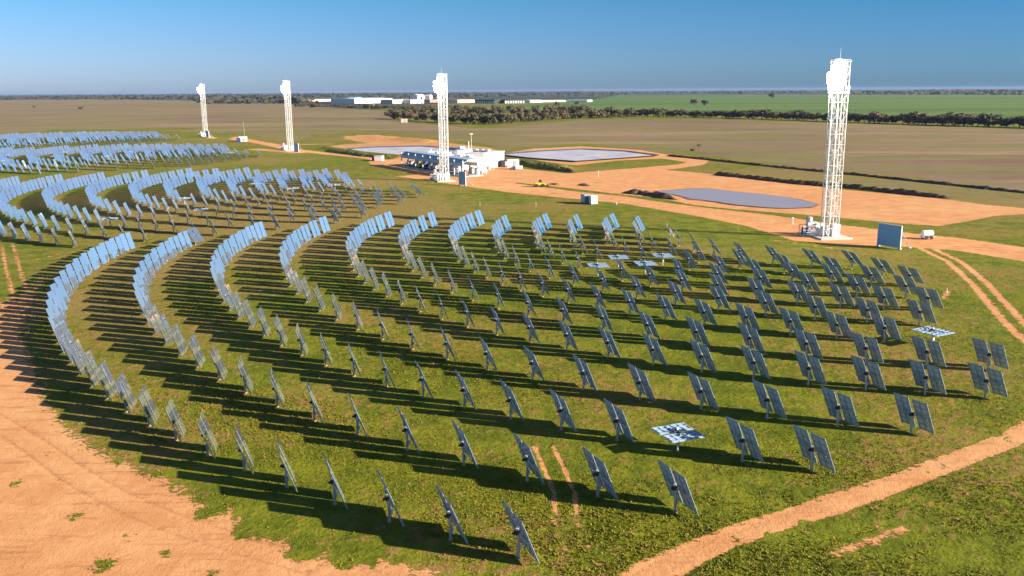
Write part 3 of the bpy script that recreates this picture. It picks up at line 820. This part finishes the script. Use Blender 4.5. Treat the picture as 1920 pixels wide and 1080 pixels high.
board((552, 285), (560, 285.5), 3.0, .2, 'small blue board touching the foot of the third tower')
board((387, 257.5), (392, 258), 3.0, .2, 'tiny blue board at the foot of the farthest tower')

# ------------------------------------------------------------------ plant
def legs(mb, x0, x1, y0, y1, z, n, r=.12):
    for i in range(n):
        for y_ in (y0, y1): mb.box((x0 + (x1 - x0) * i / (n - 1), y_, z / 2), (r * 2, r * 2, z))
p0, p1 = Vector((*G(752, 312), 0)), Vector((*G(868, 332), 0))
ax = (p1 - p0); Ln = ax.length; rz = math.atan2(ax.y, ax.x)
root = empty('turbine_shed', (p0 + p1) / 2, rz); tag(root, 'long open shed with a blue-grey roof behind the second tower', 'shed')
D_ = 13.0
m1 = MB()
m1.box((0, .75, 3.85), (Ln, 1.8, .14), R=Matrix.Rotation(math.radians(28), 4, 'X')); m1.box((0, 3.3, 4.35), (Ln, 3.8, .16))
m1.box((0, .02, 3.05), (Ln, .1, .8))
m1.build('roof', M_roof, root)
m2 = MB(); legs(m2, -Ln / 2 + .3, Ln / 2 - .3, .15, 4.9, 4.2, 9); m2.build('columns', M_steel, root)
m3 = MB(); m3.box((-6.5, 9.0, 1.9), (Ln - 13, 7.6, 3.6), b=.05); m3.build('rear_block', M_white, root)
D_ = 5.2
M_grate = mat('shed_floor', (.30, .26, .24), .9)
m4 = MB(); m4.box((0, 2.8, .09), (Ln + .6, 6.6, .2)); m4.build('slab', M_conc, root)
for i in range(14):
    m5 = MB(); m5.box((-Ln / 2 + 2 + i * (Ln - 16) / 13, random.uniform(6.5, 12.0), 4.0), (random.uniform(.8, 2.4), random.uniform(.8, 2), random.uniform(.5, 1.0)), b=.05); m5.build('roof_unit', M_white, root)
for i in range(5):
    m5 = MB(); m5.tube((-Ln / 2 + 4 + i * 4.5, 8, 3.6), (-Ln / 2 + 4 + i * 4.5, 8, 5.0), .22, 8); m5.build('vent_pipe', M_white, root)
# machines standing under the shed: each one its own thing
mcol = [(M_tan, 'beige tank'), (M_yellow, 'yellow pump'), (M_navy, 'navy blue compressor'), (M_steel, 'grey heat exchanger'), (M_white, 'white vessel'), (M_red, 'red fire pump')]
Mr = Matrix.Translation((p0 + p1) / 2) @ Matrix.Rotation(rz, 4, 'Z')
seq = [0, 4, 1, 2, 3, 0, 2, 3, 4, 5]
for i, c_ in enumerate(seq):
    xl = -Ln / 2 + 1.6 + i * (Ln - 3.2) / (len(seq) - 1)
    wp = Mr @ Vector((xl, random.uniform(.9, 2.2), .19))
    r_ = empty('plant_machine', wp, rz + random.uniform(-.1, .1))
    m_, nm = mcol[c_]
    tag(r_, '%s under the shed roof, %s machine from the left' % (nm, ORD[i]), 'machine', 'machines under the shed roof')
    b_ = MB(); hgt = random.uniform(1.0, 1.7)
    b_.box((0, 0, .12), (2.0, 1.4, .22)); b_.build('skid_frame', M_dark, r_)
    v_ = MB()
    if i % 2: v_.tube((-.8, 0, hgt * .6 + .25), (.8, 0, hgt * .6 + .25), hgt * .45, 12)
    else: v_.lathe([(.3, 0), (.6, .15), (.6, hgt), (.25, hgt + .3)], (0, 0, .24), 12)
    v_.build('body', m_, r_)
    q_ = MB(); q_.tube((.5, .2, .3), (.5, .2, hgt + .8), .08, 8); q_.tube((.5, .2, hgt + .8), (-.5, .4, hgt + .8), .08, 8); q_.build('pipe', M_steel, r_)
# white hall behind right
h1 = Vector((*G(907, 317), 0)); w_ = 6.5; hr = math.radians(-32)
root = empty('plant_hall', h1 - Vector((math.cos(hr), math.sin(hr), 0)) * w_ / 2, hr); tag(root, 'white flat-roofed hall at the right end of the plant', 'building')
q = MB(); q.box((0, 5.5, 2.2), (w_, 11, 4.4), b=.05); q.build('wall', M_white, root)
q = MB(); q.box((0, 5.5, 4.47), (w_ + .3, 11.3, .12)); q.build('roof', M_white, root)
q = MB(); q.box((1.0, -.03, 1.5), (1.6, .08, 2.8)); q.build('door', M_steel, root)
for x_ in (-3.2, -1.6): q = MB(); q.box((x_, -.03, 2.9), (1.0, .08, .8)); q.build('window', M_glass, root)
for x_ in (-2.2, 0, 2): q = MB(); q.box((x_, 4, 4.9), (1.2, 1.6, .9), b=.05); q.build('roof_unit', M_steel, root)
# white annex behind the tower, and platform before the hall
root = empty('plant_annex', (*G(838, 308), 0), rz); tag(root, 'low white annex with navy strip joining shed and hall', 'building')
q = MB(); q.box((3, 4, 2.3), (11, 9, 4.6), b=.05); q.build('wall', M_white, root)
q = MB(); q.box((3, 1, 4.75), (7.5, 2.6, .3)); q.build('roof_panel', M_navy, root)
q = MB(); q.box((0, 5, 4.95), (2, 1.6, .7)); q.build('roof_unit', M_white, root)
q = MB(); q.tube((5, 5, 4.6), (5, 5, 7.0), .12, 8); q.build('vent_pipe', M_white, root)
root = empty('pipe_platform', (*G(888, 327), 0), rz + .12); tag(root, 'white steel platform on legs in front of the white hall', 'platform')
q = MB(); q.box((0, 0, 3.0), (8.4, 3.2, .9)); q.build('deck', M_white, root)
q = MB(); legs(q, -4, 4, -1.4, 1.4, 2.6, 5, .07)
for i in range(4):
    q.tube((-4 + i * 2, -1.4, .1), (-2 + i * 2, -1.4, 2.5), .05, 5)
q.build('legs', M_rib, root)
q = MB()
for y_ in (-1.55, 1.55):
    q.box((0, y_, 4.4), (8.4, .05, .05)); q.box((0, y_, 3.95), (8.4, .04, .04))
    for i in range(8): q.box((-4.1 + i * 1.17, y_, 3.9), (.05, .05, 1.0))
q.build('handrail', M_white, root)
q = MB(); q.lathe([(.9, 0), (.9, 1.3), (.3, 1.8)], (-1.4, .3, .1), 14); q.lathe([(.7, 0), (.7, 1.6), (.3, 1.9)], (1.6, 0, .1), 14); q.build('vessel', M_steel, root)
for (a, b, lab, s_) in (((907, 324), None, 'white flared pipe stack right of the platform', 1.0), ((918, 318), None, 'short steel stack against the white hall', .8)):
    root = empty('pipe_stack', (*G(*a), 0), .3); tag(root, lab, 'stack')
    q = MB(); q.lathe([(.5 * s_, 0), (.5 * s_, 1.6 * s_), (.2, 2.2 * s_), (.2, 3.2 * s_)], (0, 0, 0), 12); q.build('stack', M_white, root)
    q = MB()
    for t in range(3): q.tube((math.cos(t * 2.1) * 1.3, math.sin(t * 2.1) * 1.3, 0), (0, 0, 2 * s_), .06, 5)
    q.build('brace', M_steel, root)
# light mast with a yellow-green head
root = empty('light_mast', (*G(884, 292), 0)); tag(root, 'thin mast with a pale yellow head above the white hall', 'mast')
q = MB(); q.tube((0, 0, 0), (0, 0, 7.2), .10, 8, r2=.06); q.build('pole', M_white, root)
q = MB(); q.box((0, 0, 7.4), (1.1, .3, .45), b=.05); q.build('lamp_head', mat('pale_yellow', (.75, .75, .45), .5), root)

def cabinet(a, dims, rz_, m_, label, name='container', door=True, cat='container', dark=True):
    root = empty(name, (*G(*a), 0), rz_); tag(root, label, cat)
    q = MB(); q.box((0, 0, dims[2] / 2 + .12), dims, b=.03); q.build('body', m_, root)
    q = MB(); q.box((0, 0, dims[2] + .16), (dims[0] + .12, dims[1] + .12, .08)); q.build('roof', m_, root)
    q = MB()
    for sx in (-1, 1):
        for sy in (-1, 1): q.box((sx * (dims[0] / 2 - .15), sy * (dims[1] / 2 - .15), .07), (.25, .25, .14))
    q.build('feet', M_dark, root)
    if door:
        q = MB(); q.box((dims[0] * .1, -dims[1] / 2 - .02, dims[2] * .5 + .1), (dims[0] * .35, .05, dims[2] * .8)); q.build('door', M_steel, root)
    return root
cabinet((1097, 381), (1.15, 1.7, 1.6), .35, M_steel, 'pale blue cabinet, left one of two beside the dirt road', 'equipment_cabinet', cat='cabinet')
cabinet((1111, 383), (1.35, 1.7, 1.55), .35, M_white, 'white cabinet, right one of two beside the dirt road', 'equipment_cabinet', cat='cabinet')
cabinet((1103.5, 382.5), (.5, .8, 1.1), .35, M_navy, 'small navy box between the two roadside cabinets', 'meter_box', False, 'box')
cabinet((962, 317), (3.2, 2.4, 2.6), .1, M_white, 'white container right of the plant hall', 'container')
cabinet((947, 313), (2.6, 2.0, 1.8), .2, M_dark, 'dark generator box between plant hall and white container', 'generator', cat='generator')
cabinet((973, 318), (2.0, 1.0, .9), .1, M_white, 'low white crate beside the white container', 'crate', False, 'crate')
cabinet((711, 302), (2.6, 2.2, 1.5), -.2, M_white, 'white box on the earth left of the shed', 'container', False)
cabinet((703, 301), (1.4, 1.6, 1.2), -.2, M_navy, 'small navy box left of the white box by the shed', 'equipment_box', False, 'box')
cabinet((456, 266), (3.4, 2.6, 2.2), .2, M_white, 'white hut between the two left towers', 'hut', cat='hut')
cabinet((448, 266.5), (1.6, 2.2, 1.7), .2, M_navy, 'dark box left of the white hut', 'equipment_box', False, 'box')
cabinet((758, 230), (4.5, 3.5, 2.6), .1, M_tan, 'small pale hut at the left end of the tree belt', 'hut', cat='hut')
# horizontal water tank on a trailer by the right road
root = empty('water_trailer', (*G(1738, 448), 0), .12); tag(root, 'white water tank trailer on the dirt road right of the blue board', 'trailer')
q = MB(); q.tube((-.75, 0, .85), (.75, 0, .85), .48, 16); q.tube((.72, 0, .85), (.8, 0, .85), .3, 12); q.build('tank', M_white, root)
q = MB(); q.box((0, 0, .36), (1.9, .9, .12)); q.box((1.15, 0, .36), (.6, .1, .08)); q.build('chassis', M_steel, root)
for sx, sy in ((-.35, -.5), (-.35, .5), (.4, -.5), (.4, .5)): q = MB(); q.tube((sx, sy - .07, .27), (sx, sy + .07, .27), .26, 14); q.build('wheel', M_rubber, root)
# wheel loader
root = empty('wheel_loader', (*G(1012, 350.5), 0), .15); root.scale = (.66, .66, .66); tag(root, 'small yellow wheel loader parked on the dirt road', 'loader')
q = MB(); q.box((-.7, 0, 1.15), (2.2, 1.4, .9), b=.1); q.box((.9, 0, .95), (1.1, 1.0, .5), b=.05); q.build('body', M_yellow, root)
q = MB(); q.box((.15, 0, 2.0), (1.0, 1.2, 1.0), b=.08); q.build('cab', M_glass, root)
q = MB()
for y_ in (-.45, .45): q.box((1.9, y_, 1.05), (1.9, .14, .22), R=Matrix.Rotation(.25, 4, 'Y'))
q.build('lift_arm', M_yellow, root)
q = MB(); q.add([(2.6, -1, .15), (3.5, -1, .1), (2.6, -1, 1.0), (2.6, 1, .15), (3.5, 1, .1), (2.6, 1, 1.0)], [(0, 1, 2), (3, 5, 4), (0, 3, 4, 1), (0, 2, 5, 3)]); q.build('bucket', M_dark, root)
for sx in (-1.2, 1.0):
    for sy in (-.85, .85): q = MB(); q.tube((sx, sy - .2, .6), (sx, sy + .2, .6), .6, 14); q.build('wheel', M_rubber, root)
# marker pegs and thin poles
def peg(a, h, r_, lab, m_=None, top=True, nm='marker_post'):
    root = empty(nm, (*G(*a), 0)); tag(root, lab, 'post')
    q = MB(); q.tube((0, 0, 0), (0, 0, h), r_, 8, r2=r_ * .8); q.build('shaft', m_ or M_white, root)
    if top: q = MB(); q.box((0, 0, h + .05), (r_ * 3.5, r_ * 3.5, .12)); q.build('cap', M_white, root)
peg((1775, 549), .5, .06, 'short white marker post in bare orange earth at right', None, False)
peg((1156, 384), .35, .08, 'short white peg right of the two cabinets')
peg((1122, 331), 1.4, .07, 'white post beside the tracks below the pale pond')
peg((1486, 420), 1.0, .10, 'short white post left of the pump skid of the biggest tower')
peg((1005, 388), .7, .03, 'thin pale stake in the grass beside the dirt road')
peg((900, 386), .7, .03, 'thin pale stake in the grass above the near arcs')
peg((459, 265), 8.5, .07, 'thin tall pole behind the white hut', M_steel, True, 'pole')

# ------------------------------------------------------------------ distant works
def block(a, b, h, dep, label, m_=M_white, roof=None, name='warehouse', win=0, cat='warehouse', grp=None):
    A_, B_ = Vector((*G(*a), 0)), Vector((*G(*b), 0)); w = (B_ - A_).length
    h *= 0.95
    root = empty(name, (A_ + B_) / 2, math.atan2(B_.y - A_.y, B_.x - A_.x)); tag(root, label, cat, grp)
    q = MB(); q.box((0, dep / 2, h / 2), (w, dep, h)); q.build('wall', m_, root)
    q = MB()
    z = h + .01; r_ = h * .16
    q.add([(-w / 2 - .4, -.4, z), (w / 2 + .4, -.4, z), (w / 2 + .4, dep / 2, z + r_), (-w / 2 - .4, dep / 2, z + r_), (w / 2 + .4, dep + .4, z), (-w / 2 - .4, dep + .4, z)],
          [(0, 1, 2, 3), (3, 2, 4, 5), (0, 3, 5), (1, 4, 2)]); q.build('roof', roof or m_, root)
    for i in range(win):
        q = MB(); q.box((-w / 2 + w * (i + .5) / win, -.1, h * .35), (w / win * .45, .3, h * .6)); q.build('door', M_steel if m_ is not M_dark else M_white, root)
block((586, 190.6), (651, 189.6), 5, 40, 'long low cream warehouse, leftmost on the skyline', M_tan, M_white)
block((650, 191), (665, 191), 9, 30, 'blue end block between the two long cream warehouses', M_blue, M_blue)
block((665, 194.3), (736, 192.7), 9, 60, 'largest long white warehouse on the skyline', M_white)
block((736, 194.6), (772, 193.8), 7, 30, 'beige warehouse right of the largest white one', M_tan, M_white)
block((770, 194.2), (795, 193.6), 6.5, 22, 'white shed with dark doorways left of the second tower', M_white, M_white, win=3)
block((783, 190.2), (796, 189.8), 14, 14, 'tall white block on the skyline behind the second tower', M_white)
block((797, 190), (806, 190), 13, 10, 'narrow tall white block just left of the second tower', M_white)
block((806, 192.2), (858, 191.2), 5.5, 40, 'low pinkish sheds behind the second tower head', M_pink, M_pink)
block((858, 193), (890, 192.4), 6, 40, 'low beige shed left of the dark glasshouses', M_tan, M_pink)
block((890, 194), (927, 194.2), 6.5, 30, 'left dark glasshouse block with white columns', M_dark, M_dark, name='glasshouse', win=9, cat='glasshouse')
block((946, 194), (984, 193.5), 6.5, 30, 'right dark glasshouse block with white columns', M_dark, M_dark, name='glasshouse', win=8, cat='glasshouse')
block((994, 192.5), (1017, 192), 4.5, 25, 'white low shed right of the dark glasshouses', M_white)
block((1017, 191.6), (1062, 191), 3.5, 25, 'long thin cream shed beside the green field', M_tan, M_white)
block((1062, 191), (1101, 191), 3.5, 25, 'rightmost long thin white shed beside the green field', M_white)
block((472, 189), (515, 190), 4, 40, 'low pinkish roofs left of the third tower head', M_pink, M_pink)
block((562, 191), (580, 191), 4, 30, 'small pink shed right of the third tower', M_pink, M_white)
for j, (a, lab) in enumerate((((688, 201.5), 'small white house in front of the largest warehouse'), ((694, 202), 'white garden hut touching the small white house'))):
    block(a, (a[0] + 4, a[1]), 4, 6, lab, M_white, name='house', cat='house')

# ------------------------------------------------------------------ trees
def leaf_mat(name, c):
    m = bpy.data.materials.new(name); m.use_nodes = True
    N, Lk = nt(m); p = N['Principled BSDF']; p.inputs['Roughness'].default_value = .8; p.inputs['Specular IOR Level'].default_value = .2
    oi = N.new('ShaderNodeObjectInfo'); g_ = N.new('ShaderNodeNewGeometry'); n = N.new('ShaderNodeTexNoise'); n.inputs['Scale'].default_value = .7
    Lk.new(g_.outputs['Position'], n.inputs['Vector'])
    mx = N.new('ShaderNodeMix'); mx.data_type = 'RGBA'; mx.inputs['A'].default_value = (*[q * .6 for q in c], 1); mx.inputs['B'].default_value = (c[0] * 1.7, c[1] * 1.35, c[2] * 1.2, 1)
    ad = N.new('ShaderNodeMath'); ad.operation = 'AVERAGE' if False else 'MULTIPLY_ADD'
    ad.inputs[1].default_value = .5; Lk.new(oi.outputs['Random'], ad.inputs[0])
    h_ = N.new('ShaderNodeMath'); h_.operation = 'MULTIPLY'; h_.inputs[1].default_value = .55; Lk.new(n.outputs[0], h_.inputs[0]); Lk.new(h_.outputs[0], ad.inputs[2])
    Lk.new(ad.outputs[0], mx.inputs['Factor']); Lk.new(mx.outputs['Result'], p.inputs['Base Color'])
    return m
M_leaf = leaf_mat('olive_foliage', (.098, .100, .055))
M_leaf2 = leaf_mat('brown_foliage', (.115, .098, .060))
M_bark = mat('bark', (.16, .11, .08), .9, 0, .3, 3)
def crown_mesh(seed, m_, n=760):
    R = random.Random(seed); mb = MB()
    lobes = [(R.uniform(-.36, .36), R.uniform(-.36, .36), R.uniform(.30, .82), R.uniform(.18, .32)) for _ in range(9)]
    for _ in range(n):
        lx, ly, lz, lr = R.choice(lobes)
        u = Vector((R.gauss(0, 1), R.gauss(0, 1), R.gauss(0, .8))).normalized() * lr * R.uniform(.55, 1.05)
        c = Vector((lx, ly, lz)) + u
        nrm = (u.normalized() + Vector((R.gauss(0, .5), R.gauss(0, .5), R.gauss(0, .5)))).normalized()
        q = nrm.to_track_quat('Z', 'Y').to_matrix(); s_ = R.uniform(.032, .065)
        mb.add([c + q @ Vector((a * s_, b * s_, 0)) for a, b in ((-1, -.6), (.9, -.8), (1.1, .7), (-.7, 1))], [(0, 1, 2, 3)])
    return mb.mesh('crown', m_)
def trunk_mesh(seed):
    R = random.Random(seed); mb = MB()
    mb.tube((0, 0, 0), (.02, 0, .45), .035, 6, r2=.022)
    for k in range(5):
        a = k * 1.26 + R.random(); mb.tube((.01, 0, .22 + .05 * k), (math.cos(a) * .25, math.sin(a) * .25, .5 + .06 * k), .016, 5, r2=.007)
    return mb.mesh('trunk', M_bark)
CR = [crown_mesh(s_, M_leaf if s_ % 2 else M_leaf2) for s_ in range(8)]
TR = [trunk_mesh(s_) for s_ in range(4)]
tk = 0
def tree(x, y, h, w, label, group, ci=None):
    global tk
    root = empty('tree', (x, y, 0), random.uniform(0, 6.28)); tag(root, label, 'tree', group)
    root.scale = (w, w, h)
    c = bpy.data.objects.new('crown', CR[ci if ci is not None else tk % 8]); c.parent = root; C.objects.link(c)
    t = bpy.data.objects.new('trunk', TR[tk % 4]); t.parent = root; C.objects.link(t)
    tk += 1
TENS = ['', '', 'twenty', 'thirty', 'forty', 'fifty', 'sixty', 'seventy', 'eighty', 'ninety']
def ordw(n):
    if n <= 30: return ORD[n - 1]
    pre = ''
    if n > 100: pre = 'hundred and '; n -= 100
    elif n == 100: return 'hundredth'
    if n <= 30: return pre + ORD[n - 1]
    t, u = divmod(n, 10)
    return pre + (TENS[t][:-1] + 'ieth' if u == 0 else TENS[t] + '-' + ORD[u - 1])
# long belt between the brown field and the green crop
belt = []
x_ = 728.0
def interp(x, L):
    for (a, b), (c, d) in zip(L[:-1], L[1:]):
        if a <= x <= c: return b + (d - b) * (x - a) / (c - a)
    return L[-1][1]
BASE = [(700, 221), (740, 223), (800, 228), (880, 233), (940, 233), (1000, 228), (1080, 223), (1200, 219), (1320, 220.5), (1440, 224), (1600, 230), (1760, 235), (1920, 239.5), (2100, 247)]
while x_ < 1990:
    yb = interp(x_, BASE)
    dist_ = math.hypot(*G(x_, yb))
    belt.append((x_, yb - random.uniform(0, .8)))
    x_ += random.uniform(.4, 1.0) * 6.0 / dist_ * F_PX * .82
belt.sort()
for i, (a, b) in enumerate(belt):
    x, y = G(a, b); big = random.uniform(4.2, 7.4)
    tree(x, y, big, big * random.uniform(1.1, 1.7), 'olive tree, %s from the left in the front of the belt' % ordw(i + 1), 'trees of the long belt')
# second, thicker rows left part
back = []
for row, (y0, y1) in enumerate((((216), (212)), ((211), (207)))):
    xx = 735.0 + row * 40
    while xx < (1180 if row == 0 else 1100):
        yb = interp(xx, [(700, y0), (1200, y1 + 3)])
        back.append((xx, yb + random.uniform(-1.2, 1.2), row)); xx += random.uniform(.6, 1.5) * (15 if row == 0 else 17)
back.sort()
for i, (a, b, row) in enumerate(back):
    x, y = G(a, b); big = random.uniform(5.5, 8.5)
    tree(x, y, big, big * random.uniform(1.0, 1.4), 'dark tree, %s from the left in the thicket' % ordw(i + 1), 'trees of the thicket behind the belt')
for a, b, h, lab in ((1303, 198, 9, 'slim dark tree alone in the green field, left of a pair'), (1321, 198.5, 8, 'rounder dark tree alone in the green field, right of a pair'), (1390, 178.5, 14, 'lone far tree left of two on the green skyline'), (1446, 184, 12, 'small far dark tree on the edge of the green field'),
                     (1082, 197.5, 6, 'small dark bush tree at the left tip of the green field'), (1045, 198.5, 6, 'dark bush tree below the long thin shed'), (65, 203, 5, 'lone dark bush in the brown field at far left'), (152, 205, 4, 'lone dark bush in the brown field, right of another'),
                     (1310, 276, 1.1, 'low dark bush on the green strip above the soil ridge'), (1298, 284, 1.0, 'low dark bush nearest the far soil ridge')):
    x, y = G(a, b); tree(x, y, h, h * (1.1 if h > 4 else 1.7), lab, None)
# left tree line in front of the warehouses
lt = []
xx = 560.0
while xx < 860:
    lt.append((xx, interp(xx, [(500, 199), (640, 202), (760, 205), (900, 206)]) + random.uniform(-.8, 1.2))); xx += random.uniform(.5, 1.4) * 7.5
lt.sort()
for i, (a, b) in enumerate(lt):
    x, y = G(a, b); h = random.uniform(3.5, 6)
    tree(x, y, h, h * 1.9, 'dark tree, %s from the left in the row before the warehouses' % ordw(i + 1), 'trees in the row before the warehouses')
# far woods: nobody could count them
fw = MB()
Rn = random.Random(5)
M_fw = leaf_mat('far_foliage', (.045, .055, .040))
def far_clump(x, y, h, w):
    for _ in range(7):
        c = Vector((x + Rn.uniform(-w, w), y + Rn.uniform(-w * .5, w * .5), h * Rn.uniform(.1, .95)))
        s_ = h * Rn.uniform(.25, .45); a = Rn.uniform(-.6, .6)
        d = Vector((math.cos(a), math.sin(a), 0)); u = Vector((Rn.uniform(-.2, .2), Rn.uniform(-.3, .3), 1)).normalized()
        fw.add([c - d * s_ * 1.5, c - u * s_ * .8 + d * s_ * .3, c + d * s_ * 1.6, c + u * s_ * .9], [(0, 1, 2, 3)])
bands = [(0, 470, 183.5, 187.5, 260), (380, 575, 184, 195, 180), (-400, 0, 184, 188, 120), (0, 960, 175.5, 183, 700), (560, 960, 176, 181, 230), (960, 1920, 172.0, 176, 520), (1600, 1920, 174.5, 178.0, 160), (960, 1160, 174, 180, 200), (1920, 2400, 172, 178, 120), (-400, 0, 179, 184, 120)]
for (xa, xb, ya, yb, n) in bands:
    for _ in range(n):
        a = Rn.uniform(xa, xb); b = Rn.uniform(ya, yb) 
        x, y = G(a, b); far_clump(x, y, Rn.uniform(6, 12), Rn.uniform(12, 40) * max(1, math.hypot(x, y) / 2500))
o = fw.build('woodland', M_fw); tag(o, 'hazy dark woods strung along the horizon', 'woodland', kind='stuff')

# ------------------------------------------------------------------ foreground weeds (uncountable)
M_weed = leaf_mat('weed_green', (.155, .172, .014))
M_weed2 = leaf_mat('weed_ochre', (.23, .19, .045))
dirt_grid = dirt.reshape(nr, na)
def dirt_at(x, y):
    r_ = math.hypot(x, y); a_ = math.atan2(y, x)
    i = int(np.searchsorted(rad, r_)); j = int(np.searchsorted(ang, a_))
    return dirt_grid[min(i, nr - 1), min(j, na - 1)]
def weeds(n, d0, d1, smin, smax, name, m_, label, seed):
    R = random.Random(seed); mb = MB(); V, Fc = [], []
    k = 0
    while k < n:
        a = math.radians(R.uniform(56, 124)); t = R.random()
        d = d0 * (d1 / d0) ** t
        x, y = d * math.cos(a), d * math.sin(a)
        clump = math.sin(x * .9 + 1.3 * math.sin(y * .7)) * math.sin(y * 1.1 + 1.7 * math.sin(x * .5)) + math.sin(x * .23 + y * .31)
        k += 1
        if clump < R.uniform(-1.2, .9): continue
        dv = dirt_at(x, y)
        if dv > .62 or (dv > .35 and R.random() < .6): continue
        for q in range(R.randint(3, 5)):
            th = R.uniform(0, 6.28); s_ = R.uniform(smin, smax); dx, dy = math.cos(th), math.sin(th)
            ox, oy = x + R.uniform(-.12, .12), y + R.uniform(-.12, .12)
            b_ = len(V)
            V.extend([(ox - dy * s_ * .35, oy + dx * s_ * .35, -.01), (ox + dy * s_ * .35, oy - dx * s_ * .35, -.01), (ox + dx * s_ * .9 + dy * s_ * .3, oy + dy * s_ * .9 - dx * s_ * .3, s_ * R.uniform(.5, 1.1)), (ox + dx * s_ * .8 - dy * s_ * .25, oy + dy * s_ * .8 + dx * s_ * .25, s_ * R.uniform(.4, .9))])
            Fc.append((b_, b_ + 1, b_ + 2, b_ + 3))
    mb.v, mb.f, mb.m = V, Fc, [0] * len(Fc)
    o = mb.build(name, m_); tag(o, label, 'weeds', kind='stuff')
weeds(80000, 36, 120, .03, .09, 'weeds', M_weed, 'low green weeds growing in clumps between the heliostats', 3)
weeds(16000, 36, 120, .04, .09, 'dry_grass', M_weed2, 'ochre dry grass tufts scattered among the green weeds', 4)

# ------------------------------------------------------------------ air
hz = MB(); hz.box((0, 0, 15.0 - 1.0), (29000, 29000, 31.5 + .0))
hm = bpy.data.materials.new('haze_air'); hm.use_nodes = True
N, Lk = nt(hm)
for n in list(N): N.remove(n)
out = N.new('ShaderNodeOutputMaterial'); vol = N.new('ShaderNodeVolumePrincipled')
vol.inputs['Color'].default_value = (.36, .52, .85, 1); vol.inputs['Density'].default_value = 0.00005; vol.inputs['Anisotropy'].default_value = .1
Lk.new(vol.outputs[0], out.inputs['Volume'])
ho = hz.build('haze', hm); tag(ho, 'thin pale blue haze over the far plain', 'haze', kind='stuff')
